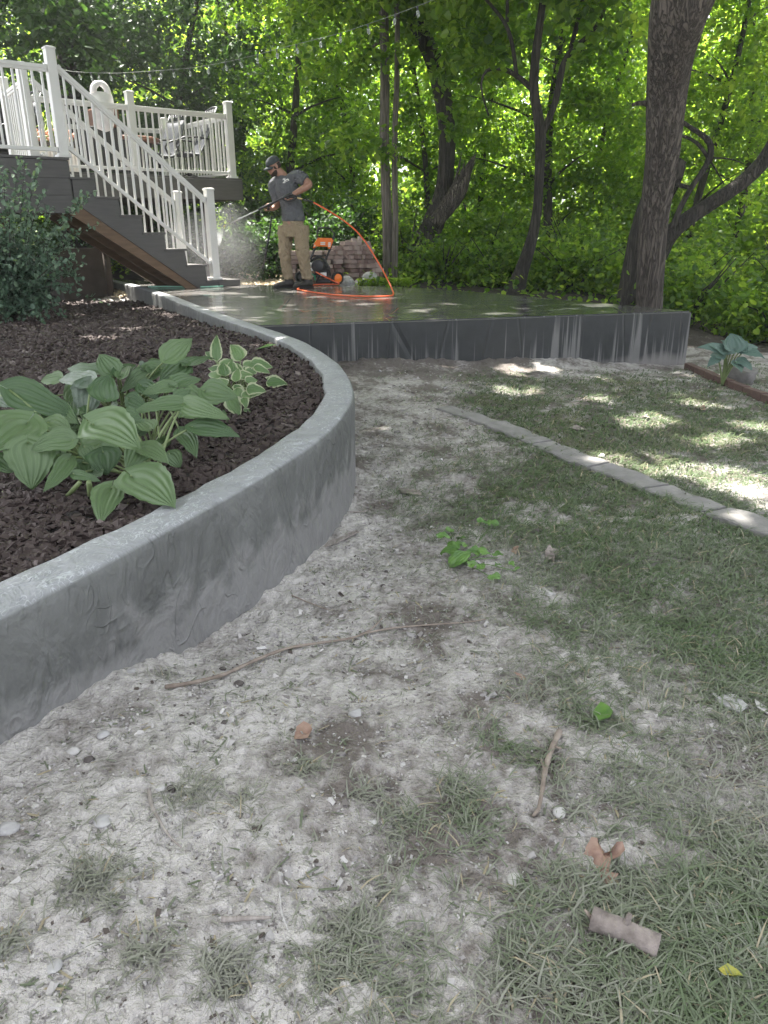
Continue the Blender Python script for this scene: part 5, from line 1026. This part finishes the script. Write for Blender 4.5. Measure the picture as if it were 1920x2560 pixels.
rk = PG(1855, 955); stone(0, 0, 88, 'rock', 'big grey rock in front of the blue green hosta', 'rockmat', .62, 77, .2, p=rk, cat='rock')
# red brick edging on the right
M['redbrick'] = simple('red_brick', (.075,.045,.037), (.115,.07,.058), .85, 12, .003, bscale=50)
ep = [PG(x, y) for x, y in ((1718,922),(1760,940),(1800,958),(1850,978),(1900,998),(1960,1020))]; eq = resample(ep, 8)
EL = ['reddish edging brick touching the slab corner','reddish edging brick second from the slab','reddish edging brick left of the grey rock','reddish edging brick in front of the grey rock','reddish edging brick right of the grey rock','reddish edging brick at the right border','reddish edging brick running out of the picture']
for i in range(7):
    a_, b_ = eq[i], eq[i+1]; d = (b_-a_); ln = np.linalg.norm(d); zc = float(gz(*((a_+b_)/2)[:2])); b = MB(); b.beam([a_[0], a_[1], zc+.02], [b_[0]-d[0]/ln*.008, b_[1]-d[1]/ln*.008, zc+.02+.004*(i % 2)], .07, .075)
    tag(b.build('edging_brick', M['redbrick'], bevel=.006), EL[i], 'brick', 'brick edging beside the right lawn')
# ================================================================== PAVER PILE
M['pilebrick'] = tinted('tumbled_paver', [(0, (.16,.105,.09)), (.4, (.27,.195,.17)), (.8, (.38,.30,.265)), (1, (.22,.19,.175))], .88, bumpv=.002)
PX0 = PZ(735, 714)[0]; 
def brick(c, ang, tilt, size, tint, lab, roll=0):
    ca, sa = math.cos(ang), math.sin(ang); X_ = np.array([ca*math.cos(tilt), sa*math.cos(tilt), math.sin(tilt)]); Z_ = np.array([-ca*math.sin(tilt), -sa*math.sin(tilt), math.cos(tilt)]); Y_ = np.cross(Z_, X_); Y2 = Y_*math.cos(roll)+Z_*math.sin(roll); Z2 = np.cross(X_, Y2)
    b = MB(); b.box(c, size, [X_, Y2, Z2]); o = b.build('paver_brick', M['pilebrick'], bevel=.007); a = o.data.attributes.new('tint', 'FLOAT', 'POINT'); a.data.foreach_set('value', np.full(len(o.data.vertices), tint, np.float32))
    tag(o, lab, 'paver', 'reddish pavers stacked behind the pressure washer')
zb = float(gz(-.6, 13.0)); BH = .068; lab_side = {0: 'reddish paver in the neat leftmost stack behind the man', 1: 'reddish paver in the middle rows behind the pressure washer', 2: 'reddish paver in the tall right part of the pile', 3: 'reddish paver in the low right end of the pile'}
cols = [(735,8,0),(757,9,0),(779,8,0),(800,8,1),(822,8,1),(845,9,1),(866,10,2),(887,10,2),(907,9,2),(927,6,3),(945,4,3)]
ORD = ['first','second','third','fourth','fifth','sixth','seventh','eighth','ninth','tenth','eleventh','twelfth']
def brick_label(ci, k, h, dy):
    row = 'bottom' if k == 0 else 'top' if k == h-1 else ORD[k]+' up'
    return f'reddish paver, {row}, {ORD[ci]} column from the left, '+('back' if dy else 'front')+' row of the pile'
for px_, h, s_ in cols:
    x0 = PY(px_, 700, 12.9)[0]; rot = RNG.normal(0, .15)+(.65 if px_ > 860 else .1)
    for k in range(h):
        for dy in (0, .24) if px_ < 930 else (0,):
            brick((x0+RNG.normal(0, .016)+.012*(h-k)*(1 if px_ > 860 else -.2), 12.95+dy+RNG.normal(0, .015), zb+BH*(k+.5)), rot+RNG.normal(0, .13), RNG.normal(0, .03), (.142*RNG.uniform(.85,1), .215, BH-.006), RNG.uniform(0, .85), brick_label(cols.index((px_, h, s_)), k, h, dy))
TL = ['leaning at its left end','standing upright left of the crest','near the left crest, lying askew','upright on the left crest','nearly vertical at the crest','leaning right at the crest','sloping down right of the crest','tilted at the right shoulder','flat under the crest','flat left under the crest','low on the left slope','tilting back below the crest','half way down the right slope','lowest on the right slope']
for (px_, py_, an, tl) in ((826,634,.3,.9),(843,628,.1,1.1),(858,622,.2,.6),(872,612,1.2,1.2),(882,606,.3,1.35),(896,602,.2,1.2),(909,608,.6,.4),(920,616,.3,-.5),(905,622,.1,.1),(888,621,.2,.0),(845,640,.4,.5),(866,632,.1,-.8),(915,632,.5,.3),(935,655,.4,-.4)):
    p = PY(px_, py_+6, 12.95); brick(p, an, tl, (.20, .13, BH), RNG.uniform(.3, .85), 'loose tumbled paver on top of the reddish pile, '+TL.pop(0))
for i, (x, y, s) in enumerate(((905,705,60),(925,690,52),(872,708,50),(888,712,30),(868,700,56))):
    p = PZ(x, y+3, 0); p[1] = 12.55; p = PY(x, y+4, 12.55); stone(0, 0, s*.8, 'rubble_stone', ['pale grey block at the foot of the paver pile','pale tilted block left of the light green weeds','pale slab fragment below the tall pavers','small pale rubble piece near the washer wheel','dusty block half under the tall pavers'][i], 'palestone' if i != 4 else 'stone', .7, 200+i, .2, p=p-W_*.05)
wp = PY(960, 703, 12.5); wz = thing('weed', wp, 'light green weeds growing at the base of the straight trunks', 'plant')
P = wp+RNG.uniform(-1, 1, (1100, 3))*np.array([.42, .15, .05])+np.array([.02, 0, 0]); leaf_cloud(P, RNG.uniform(.03, .06, 1100), .5, 'foliage', 'leaf', wz, carve=False, tint=RNG.uniform(.75, 1, 1100))
# ================================================================== STRING LIGHTS
wire_px = [(130,168,13.5),(172,178,13.2),(230,182,13),(293,183,12.7),(360,179,12.4),(420,175,12.1),(486,169,11.8),(560,156,11.5),(630,140,11.2),(703,120,10.9),(799,96,10.5),(862,80,10.2),(940,53,9.9),(1010,28,9.6),(1078,2,9.3),(1140,-25,9)]
wp_ = smooth_line(resample([PY(*e_) for e_ in wire_px], 90), 2); sl_ = thing('string_lights', wp_[0], 'string of clear bulbs hanging across the woods above the deck', 'string lights')
b = MB(); b.tube(wp_, .0026, 5); b.build('wire', simple('pale_wire', (.22,.24,.21), (.3,.32,.28), .5), sl_)
gl = NG('bulb_glass'); M['bulb'] = gl.surf(gl.bsdf(Base_Color=(.62,.65,.62), Roughness=.12, Transmission_Weight=.7, IOR=1.3))
for x in (203,255,310,367,432,492,560,627,699,777,856,950,1033,1137,1232,1335,1455,1570,1700,1830,1960):
    px_ = 100+x/2.074; i = int(np.argmin(np.abs([960+FPX*((CM.T @ (p-C0))[0]/-(CM.T @ (p-C0))[2])-px_ for p in wp_]))); p = wp_[i]; b = MB(); tl = np.array([RNG.normal(.01, .012), RNG.normal(0,.01), 0])
    b.tube([p, p-W_*.03+tl*.4], .010, 8); s_ = b.build('socket', M['greymetal'], sl_); b = MB(); b.tube([p-W_*.035+tl*.4, p-W_*.05+tl*.6, p-W_*.085+tl, p-W_*.105+tl], [.009,.017,.019,.007], 10); b.build('bulb', M['bulb'], sl_)
# ================================================================== PRESSURE WASHER
M['orange'] = simple('orange_plastic', (.85,.17,.015), (.92,.21,.02), .38, 5); M['rubber'] = simple('black_rubber', (.012,.012,.012), (.022,.022,.022), .75, 30); M['steel'] = simple('steel', (.55,.55,.53), (.7,.7,.68), .28, 20, metal=.85)
M['hose'] = simple('orange_hose', (.62,.095,.03), (.74,.13,.04), .42, 8); M['label'] = simple('white_label', (.8,.78,.75), (.7,.66,.6), .5, 60); M['brass'] = simple('brass', (.62,.48,.22), (.7,.56,.3), .3, 20, metal=.8)
Yw = 12.2
def Wp(x, y, dy=0): return PY(x, y, Yw+dy)
pw = thing('pressure_washer', PZ(815, 712), 'orange and black wheeled pressure washer standing in front of the paver pile', 'pressure washer')
ZL = PZ(815, 713, 0)[2]
b = MB()
for dy in (0,):
    b.tube([Wp(791,707,0)+W_*.0, Wp(797,690), Wp(812,655), Wp(826,620), Wp(834,592), Wp(836,585,.05), Wp(826,571,.1), Wp(815,569,.1), Wp(796,570,.1), Wp(793,578,.1), Wp(795,600,.05)], .015, 8)
    b.tube([Wp(795,600,.05), Wp(788,618), Wp(776,650), Wp(764,680), Wp(752,704)], .015, 8)
b.tube([Wp(752,704), Wp(740,706), Wp(735,708)], .015, 8); b.tube([Wp(791,707), Wp(825,708), Wp(840,700,.1)], .015, 8); b.tube([Wp(764,684), Wp(800,688)], .012, 8); b.tube([Wp(788,640), Wp(815,640)], .012, 8)
b.tube([Wp(776,655), Wp(785,646), Wp(800,643), Wp(812,650), Wp(822,668), Wp(826,690)], .017, 8)
b.build('frame', M['blackmetal'], pw)
b = MB(); th = .06
fr = [Wp(x, y, -.04) for x, y in ((794,595),(829,595),(833,602),(832,605),(825,623),(819,621),(820,617),(790,616),(787,620),(782,621),(784,612))]; bk = [p+np.array([0,th,0]) for p in fr]; m_ = len(fr)
b.add(fr+bk, [tuple(range(m_-1, -1, -1)), tuple(range(m_, 2*m_))]+[(i, i+m_, (i+1) % m_+m_, (i+1) % m_)[::-1] for i in range(m_)]); pn_ = b.build('control_panel', M['orange'], pw, bevel=.008)
def quad_px(pts, Y, name, m, par):
    b = MB(); b.add([PY(x, y, Y) for x, y in pts]+[PY(x, y, Y+.004) for x, y in pts], [(3,2,1,0),(4,5,6,7),(0,1,5,4),(1,2,6,5),(2,3,7,6),(3,0,4,7)]); return b.build(name, m, par)
for k in range(2): quad_px([(801,605+k*4),(813,605+k*4),(813,608+k*4),(801,608+k*4)], Yw-.0445, 'panel_label', M['label'], pn_)
for k in range(3): quad_px([(821,606+k*4),(827,606+k*4),(826,609+k*4),(819.5,609+k*4)], Yw-.0445, 'panel_label', M['label'], pn_)
quad_px([(785.5,612),(789,612),(788,616),(784.5,616)], Yw-.0445, 'panel_label', M['label'], pn_)
b = MB(); c = Wp(800, 664, .14); b.ball(c, (.13,.12,.10), 16, 10); b.box(c+np.array([.02,.0,-.11]), (.2,.2,.12)); b.tube([c+np.array([-.02,-.12,.0]), c+np.array([-.02,-.2,0])], .095, 18); e_ = b.build('engine', M['blackmetal'], pw, bevel=.01)
b = MB(); b.tube([c+np.array([-.15,-.05,.03]), c+np.array([-.1,-.14,.03])], .045, 12); b.box(c+np.array([-.12,-.08,-.05]), (.06,.06,.04)); b.box(c+np.array([.06,-.15,-.12]), (.09,.05,.05)); b.build('pump', M['steel'], e_)
b = MB(); b.box(Wp(812,702,.1), (.26,.2,.05)); b.build('tray', M['blackmetal'], pw, bevel=.01)
for (x, y, dy) in ((844,697,-.02),(752,697,.25)):
    c = Wp(x, y, dy); ax_ = np.array([.45,-.9,0]); ax_ /= np.linalg.norm(ax_); r = .098; c[2] = r+.0; sd = np.cross(ax_, W_)
    pts = arc(c, sd*r*.78, W_*r*.78, 0, 360, 28)[:-1]; b = MB(); vs = []
    for i in range(28):
        a = 6.2832*i/28; rd = sd*math.cos(a)+W_*math.sin(a)
        for k in range(10): t = 6.2832*k/10; vs.append(c+rd*(r*.78+r*.22*math.cos(t))+ax_*.032*math.sin(t))
    b.add(vs, [(i*10+k, ((i+1) % 28)*10+k, ((i+1) % 28)*10+(k+1) % 10, i*10+(k+1) % 10) for i in range(28) for k in range(10)], True); w1 = b.build('wheel', M['rubber'], pw)
    b = MB(); b.tube([c-ax_*.022, c+ax_*.024, c+ax_*.03], [r*.66, r*.66, r*.55], 20); b.build('rim', M['orange'] if x > 800 else M['blackmetal'], w1)
b = MB(); b.tube([Wp(788,701,-.05), Wp(787,690,-.05), Wp(779,684,-.08), Wp(778,700,-.1)], .012, 8); b.build('green_inlet_hose', simple('green_hose', (.02,.32,.16), None, .4), pw)
# green hose lying at the stair foot
b = MB(); q = [PZ(x, y, .012) for x, y in ((370,717),(420,716),(470,717.5),(520,717),(558,715.5))]; b.tube(smooth_line(resample(q, 30), 2), .011, 8)
tag(b.build('garden_hose', simple('mint_hose', (.25,.55,.40), (.35,.62,.48), .45)), 'pale green garden hose lying across the patio at the stair foot', 'hose')
# pole standing behind the man
b = MB(); b.tube([PY(679,540,12.6), PY(675,575,12.6)], .014, 8); b.tube([PY(675,575,12.6), PY(658,668,12.7)], .016, 8); o = tag(b.build('pole', M['blackmetal']), 'thin dark pole stuck in the ground behind the man', 'pole')
# ================================================================== MAN
M['skin'] = simple('skin', (.30,.155,.10), (.37,.20,.14), .5, 20); M['shirt'] = simple('grey_tshirt', (.095,.098,.105), (.115,.118,.125), .9, 40); M['trouser'] = simple('khaki_cloth', (.25,.195,.125), (.30,.24,.16), .9, 30)
def cloth(name, a, b_):
    g = NG(name); P_ = g.oco((1,1,.75)); n1 = g.noise(9, P_, 2, .5, 1.4); n2 = g.noise(24, g.oco((1,1,1.6)), 2, .5, 1.0); c = g.mix(g.noise(50, P_, 3), a, b_)
    return g.surf(g.bsdf(Base_Color=c, Roughness=.92, Normal=g.bump(g.m('ADD', n1, g.m('MULTIPLY', n2, .4)), .045)))
M['shirt'] = cloth('grey_tshirt', (.088,.090,.097), (.112,.115,.122)); M['trouser'] = cloth('khaki_cloth', (.25,.19,.12), (.30,.24,.155))
M['hair'] = simple('dark_beard', (.02,.013,.010), (.04,.028,.02), .85, 60, .002); M['cap'] = simple('charcoal_cap', (.035,.042,.044), (.05,.058,.06), .85, 40, .001); M['boot'] = simple('dark_boot', (.018,.015,.013), (.032,.028,.025), .55, 30, .002)
Ym = 11.5
def J(x, y, dy=0): return PY(x, y, Ym+dy)
pelv = J(731, 560); man = thing('person', PZ(735, 722), 'person in grey t-shirt, dark cap and khaki trousers spraying the stairs with a pressure wand', 'person')
F_ = np.array([-.76, -.62, 0]); F_ /= np.linalg.norm(F_); S_ = np.array([.62, -.76, 0]); S_ /= np.linalg.norm(S_)   # facing; his left
def limb(b, pts, rs): 
    q = resample([list(p)+[r] for p, r in zip(pts, rs)], step=.02); q = smooth_line(q, 4); b.tube(q[:, :3], q[:, 3], 14)
ShR, ShL = J(682,462,.12), J(744,440,-.12); ElR, ElL = J(697,510,.10), J(777,461,-.18); WrR, WrL = J(680,523,-.06), J(733,486,-.24)
Neck = J(708,438,.0); HeadC = J(684,416,-.03)
HipR, HipL = J(716,570,.08), J(752,570,-.06); KnR, KnL = J(712,634,.02), J(757,636,-.10); AnR, AnL = J(721,700,.06), J(768,700,-.04)
body = MB()
chest = J(713,475,.0)
body.loft([(J(731,585),F_*.11,S_*.16),(J(731,560),F_*.12,S_*.165),(J(728,535),F_*.11,S_*.15),(J(724,500),F_*.115,S_*.165),(J(717,470),F_*.125,S_*.185),(J(713,450),F_*.10,S_*.17),(J(709,440),F_*.065,S_*.09),(J(704,434),F_*.055,S_*.058),(J(697,424),F_*.055,S_*.055)])
limb(body, [ShR, (ShR+ElR)/2, ElR, ElR*.55+WrR*.45, WrR], [.062,.052,.043,.045,.029]); limb(body, [ShL, (ShL+ElL)/2, ElL, ElL*.55+WrL*.45, WrL], [.064,.056,.045,.047,.030])
limb(body, [HipR, KnR, AnR], [.09,.062,.045]); limb(body, [HipL, KnL, AnL], [.09,.062,.045])
# head looking down to the left: local axes
hf = np.array([-.80,-.42,-.42]); hf /= np.linalg.norm(hf); hs = np.cross(W_, hf); hs /= np.linalg.norm(hs); hs = -hs; hu = np.cross(hs, hf); hu = hu if hu[2] > 0 else -hu
HA = np.array([hs, hf, hu]); Hh = lambda s, f, u: HeadC+hs*s+hf*f+hu*u
body.ball(Hh(0,-.012,.035), (.076,.096,.088), 20, 14, HA); body.ball(Hh(0,.028,-.045), (.056,.062,.068), 18, 12, HA); body.ball(Hh(0,.058,-.082), (.030,.026,.024), 12, 8, HA)
body.ball(Hh(0,.094,-.022), (.013,.018,.026), 10, 8, HA); body.ball(Hh(0,.084,-.008), (.011,.012,.03), 10, 8, HA)
body.ball(Hh(0,.084,-.056), (.022,.010,.007), 10, 6, HA); body.ball(Hh(0,.082,-.068), (.020,.010,.007), 10, 6, HA); body.ball(Hh(0,.075,.015), (.045,.018,.012), 10, 6, HA)
for s_ in (-1, 1): body.ball(Hh(s_*.077,-.012,-.012), (.010,.020,.032), 10, 8, HA); body.ball(Hh(s_*.04,.055,-.03), (.02,.02,.018), 10, 6, HA)
limb(body, [J(712,446,.0), J(702,432,-.01), Hh(0,-.02,-.05)], [.066,.058,.056])
# hands
GunGrip = J(724,494,-.26); FwdGrip = J(670,517,-.13)
def hand(wr, grip, axis, palm_dir, knuck):
    """fingers curl round a bar through `grip` along `axis`"""
    ax_ = axis/np.linalg.norm(axis); pd = palm_dir/np.linalg.norm(palm_dir); side_ = np.cross(ax_, pd)
    pc_ = grip+pd*.036; d = pc_-wr
    body.loft([(wr, ax_*.030, pd*.022), (wr+d*.4, ax_*.036, pd*.020), (pc_+d*.05, ax_*.043, pd*.018), (pc_+d*.25, ax_*.040, pd*.014)])
    kd = side_*knuck
    for k, ln in enumerate((.92, 1.0, .95, .78)):
        o_ = ax_*(.031-.0207*k); p0 = pc_+o_+kd*.012; body.tube(np.array([p0, p0+kd*.026-pd*.004, grip+o_+kd*.036*ln-pd*.012, grip+o_+kd*.020*ln-pd*.036*ln, grip+o_-kd*.006*ln-pd*.036*ln]), [.0105,.0105,.0098,.009,.0078], 8)
    p0 = pc_+ax_*.040-kd*.01; body.tube(np.array([p0-ax_*.02, p0-kd*.028-pd*.01, grip+ax_*.042-kd*.030-pd*.022, grip+ax_*.036-kd*.012-pd*.036]), [.014,.012,.0105,.009], 8)
gax = J(647,524,-.05)-J(725,488,-.28)
hand(WrL, GunGrip, gax, WrL-GunGrip, 1); hand(WrR, FwdGrip, gax, np.array([.15,.35,-.85]), -1)
body.build('body', M['skin'], man, remesh=.0065)
sh_ = MB()
sh_.loft([(J(733,553),F_*.148,S_*.192),(J(733,549),F_*.150,S_*.195),(J(731,530),F_*.140,S_*.185),(J(727,505),F_*.138,S_*.185),(J(720,478),F_*.150,S_*.205),(J(715,458),F_*.135,S_*.205),(J(712,447),F_*.105,S_*.165),(J(709,441),F_*.078,S_*.105),(J(706,438),F_*.070,S_*.075)])
limb(sh_, [J(700,452,.05), ShR, (ShR+ElR)/2*.9+ElR*.1, ElR*.80+ShR*.20], [.09,.082,.079,.077]); limb(sh_, [J(728,450,-.05), ShL, (ShL+ElL)/2, ElL*.62+ShL*.38], [.09,.088,.085,.082])
tsh = sh_.build('shirt', M['shirt'], man, remesh=.009)
tx = tsh.modifiers.new('folds', 'DISPLACE'); tex = bpy.data.textures.new('folds', 'CLOUDS'); tex.noise_scale = .11; tex.noise_depth = 1; tx.texture = tex; tx.strength = .018; tx.mid_level = .5
tr_ = MB()
tr_.loft([(J(733,551),F_*.130,S_*.172),(J(733,560),F_*.135,S_*.180),(J(733,575),F_*.138,S_*.188),(J(733,592),F_*.125,S_*.180)])
limb(tr_, [HipR+W_*.02, HipR*.5+KnR*.5, KnR, KnR*.5+AnR*.5, AnR+W_*.05, AnR+W_*.01], [.118,.104,.086,.080,.072,.076]); limb(tr_, [HipL+W_*.02, HipL*.5+KnL*.5, KnL, KnL*.5+AnL*.5, AnL+W_*.05, AnL+W_*.01], [.118,.106,.088,.082,.073,.078])
tro = tr_.build('trousers', M['trouser'], man, remesh=.010)
tx = tro.modifiers.new('folds', 'DISPLACE'); tex = bpy.data.textures.new('folds2', 'CLOUDS'); tex.noise_scale = .085; tex.noise_depth = 1; tx.texture = tex; tx.strength = .030; tx.mid_level = .5
for (an, toe, heel) in ((AnR, (693,720,-.03), (733,719,.06)), (AnL, (741,721,-.22), (777,719,-.10))):
    b = MB(); t_, h_ = J(*toe), J(*heel); t_[2] = h_[2] = 0; d = (t_-h_); ln = np.linalg.norm(d); d /= ln; s2 = np.cross(W_, d); hl = np.array([an[0], an[1], 0])-d*.075; LN = .30
    q = lambda f, z: hl+d*f*LN+W_*z
    b.loft([(q(-.02,.05),d*.01,W_*.045)]+[(q(f,h*.5+.012),s2*w_,W_*h*.5) for f, h, w_ in ((.0,.10,.038),(.15,.12,.043),(.35,.105,.043),(.55,.085,.048),(.8,.07,.052),(.93,.055,.045),(1.0,.03,.025))])
    b.loft([(q(.22,z),d*r,s2*r*.85) for z, r in ((.06,.062),(.12,.058),(.19,.060))]); bo_ = b.build('boot', M['boot'], man, remesh=.008)
    b = MB(); o_l = [(0,.036),(.2,.044),(.5,.046),(.8,.056),(.95,.05),(1.04,.022)]; pts = [hl+d*(f*LN-.01)+s2*w_ for f, w_ in o_l]+[hl+d*(f*LN-.01)-s2*w_ for f, w_ in o_l[::-1]]; m_ = len(pts)
    b.add([p+W_*.002 for p in pts]+[p+W_*.024 for p in pts], [tuple(range(m_)), tuple(range(2*m_-1, m_-1, -1))]+[(i, i+m_, (i+1) % m_+m_, (i+1) % m_) for i in range(m_)]); b.build('sole', M['rubber'], bo_, bevel=.004)
# beard, hair, cap, glasses
b = MB(); b.ball(Hh(0,.024,-.066), (.061,.060,.052), 18, 12, HA); b.ball(Hh(0,.066,-.090), (.034,.026,.026), 12, 8, HA); b.ball(Hh(0,.086,-.046), (.027,.009,.005), 10, 6, HA); b.build('beard', M['hair'], man, remesh=.006)
b = MB(); b.ball(Hh(0,-.030,.0), (.079,.084,.066), 18, 12, HA); b.build('hair', M['hair'], man)
b = MB(); rows = []
for u, f0, rx_, ry_ in ((.022,-.006,.086,.108),(.045,-.008,.086,.108),(.075,-.012,.082,.102),(.102,-.016,.068,.084),(.120,-.018,.042,.052),(.127,-.018,.008,.010)): rows.append((Hh(0,f0,u), hs*rx_, hf*ry_))
b.loft(rows); cp = b.build('cap', M['cap'], man, sub=1)
b = MB(); vs = []
for i in range(9):
    a = R(-75+150*i/8)
    for r_, dz in ((.100,.0),(.135,-.006),(.170,-.018)): 
        s_ = math.sin(a)*.078*(1+.02*i*0); f_ = -.006+(.085+(r_-.1)*1.15)*math.cos(a)**.75; vs.append(Hh(s_, f_, .030+dz-.030*(abs(math.sin(a))**2)))
b.add(vs, [(i*3+k, i*3+k+1, (i+1)*3+k+1, (i+1)*3+k) for i in range(8) for k in range(2)], True); br_ = b.build('brim', M['cap'], cp); q = br_.modifiers.new('solid', 'SOLIDIFY'); q.thickness = .006
b = MB()
for s_ in (-1, 1): b.ball(Hh(s_*.033,.084,.0), (.026,.009,.019), 12, 8, HA); b.tube([Hh(s_*.058,.076,.006), Hh(s_*.078,.04,.004), Hh(s_*.080,-.01,.0)], .003, 6)
b.tube([Hh(-.02,.092,.004), Hh(.02,.092,.004)], .004, 6); b.build('sunglasses', M['blackmetal'], man)
# chest print: two upright bars, a cross bar stroke and a small word line, as on the shirt
def print_on(pts, nm='shirt_print'):
    b = MB(); P3 = []
    for x, y in pts: v = ray(x, y); P3.append(v)
    return P3
dg = bpy.context.evaluated_depsgraph_get(); ev = tsh.evaluated_get(dg); mwi = Matrix.Translation(org(tsh))
def onto(x, y):
    v = ray(x, y); v = v/np.linalg.norm(v); o3 = Vector(C0)-org(tsh); hit, loc, nn, _ = ev.ray_cast(o3, Vector(v)); 
    return (np.array(loc+org(tsh))-v*.004) if hit else PY(x, y, Ym-.2)
b = MB()
def strip(pl):
    P3 = [onto(x, y) for x, y in pl]; m_ = len(P3)//2; b.add(P3, [(i, i+1, m_*2-2-i, m_*2-1-i) for i in range(m_-1)])
for quad in ([(707,446.5),(709.8,446),(709.8,458),(707,458)], [(710.8,446),(713.2,445),(713.2,457.6),(711,457.8)], [(713.4,450.5),(717,447),(720,446.6),(722.8,450.2),(721.5,450.8),(718,449.2),(714,452.4),(713.4,452.4)], [(714,453.6),(718,451.8),(723,450.8),(723,451.6),(718,452.8),(714,454.6)]): strip(quad)
b.build('shirt_print', M['label'], tsh)
# ================================================================== SPRAY GUN AND HOSE
gun = thing('spray_gun', J(700,505,-.2), 'black pressure washer gun with steel lance held by the man', 'spray gun')
gA, gB = J(725,486,-.28), J(647,524,-.12); d = gB-gA
b = MB(); b.tube([gA-d*.02, gA+d*.25, gA+d*.27, gA+d*.6, gB-d*.06, gB], [.018,.020,.014,.015,.017,.014], 10); b.build('gun_barrel', M['blackmetal'], gun)
b = MB(); b.tube(smooth_line(resample([J(705,495,-.26), J(711,501,-.27), J(721,504,-.28), J(733,502,-.28), J(741,496,-.27), J(742,491,-.26), J(728,487,-.27)], 24), 1), .012, 8); b.tube([J(722,492,-.27), J(737,492,-.27)], .017, 8); b.build('grip', M['blackmetal'], gun)
b = MB(); b.tube([J(717,494,-.27), J(722,500,-.27), J(728,499,-.27)], .006, 6); b.build('trigger', M['rubber'], gun)
b = MB(); b.tube([J(672,512,-.16), J(671,526,-.16)], [.014,.018], 10); b.build('side_handle', M['blackmetal'], gun)
tip = J(563, 564, .0); b = MB(); b.tube([gB, gB+(tip-gB)*.5, tip], [.009,.008,.008], 8); b.tube([gB+(tip-gB)*.5, gB+(tip-gB)*.66], [.013,.011], 8); b.build('lance', M['steel'], gun)
b = MB(); b.tube([tip, tip+(tip-gB)*.05], [.012,.010], 8); b.build('nozzle', M['brass'], gun)
hs_ = thing('pressure_hose', PZ(950,737), 'orange high pressure hose looping from the gun down over the wet patio', 'hose')
b = MB(); b.tube([J(742,494,-.26), J(748,496,-.25), J(756,498,-.24)], [.010,.014,.012], 8); b.build('coupling', M['brass'], hs_)
b = MB(); b.tube(smooth_line(resample([J(756,498,-.24), J(770,501,-.24), J(784,506,-.25)], 10), 1), .012, 8); b.build('black_sleeve', M['rubber'], hs_)
hp = [(784,506,11.25),(800,515,11.22),(830,532,11.15),(862,553,11.1),(890,576,11.05),(915,606,11.0),(935,638,10.95),(955,672,10.85),(970,700,10.75),(981,725,10.55)]
q = [PY(*e_) for e_ in hp]+[PZ(984,733,.02), PZ(982,738,.012), PZ(972,740.5,.012), PZ(940,741.5,.012), PZ(880,740,.012), PZ(830,737,.012), PZ(785,731,.012), PZ(760,727,.012), PZ(742,722.5,.012), PZ(760,716,.012), PZ(790,711.5,.012), PZ(820,710.5,.014), PZ(846,711.5,.014), PZ(848,708,.05), PY(835,703,12.0), PY(815,693,12.0), PY(795,683,12.1), PY(790,680,12.15)]
b = MB(); b.tube(smooth_line(resample(q, 220), 3), .0105, 8); b.build('hose_line', M['hose'], hs_)
# ================================================================== WATER SPRAY AND MIST
def vol(name, dens, noise_=None, col=(.95,.96,1)):
    g = NG(name); pv = g.n('VolumePrincipled', Color=col, Anisotropy=.3); 
    if noise_: 
        nz = g.noise(noise_, g.co(), 3); g.set(pv.inputs['Density'], g.m('MULTIPLY', g.ramp(nz, [(.3, 0.0), (.8, 1.0)]), dens))
    else: pv.inputs['Density'].default_value = dens
    g.t.links.new(pv.outputs[0], g.out.inputs['Volume']); return g.mat
e1 = L(2.15, .35, .62); d = e1-tip
b = MB(); b.tube([tip+d*t for t in (.02,.1,.25,.5,.9)], [.005,.016,.035,.065,.11], 12)
tag(b.build('water_spray', vol('spray_volume', 1.3)), 'white fan of water shooting from the nozzle tip', 'water', kind='stuff')
b = MB(); b.ball(L(2.05,.5,.45), (.75,.60,.62), 20, 12); b.ball(L(2.5,.3,.5), (.5,.5,.7), 16, 10); 
o = b.build('mist', vol('mist_volume', .24, 1.2), remesh=.06); tag(o, 'fine white mist drifting round the foot of the stairs', 'mist', kind='stuff')

# ================================================================== HAZE under the trees
b = MB(); b.box((0, 20, 8.4), (128, 88, 22)); g = NG('haze_air'); pv = g.n('VolumePrincipled', Color=(.94,.96,.96), Anisotropy=.4, Density=.0014); g.t.links.new(pv.outputs[0], g.out.inputs['Volume'])
tag(b.build('haze', g.mat), 'faint sunlit haze hanging in the air under the trees', 'haze', kind='stuff')
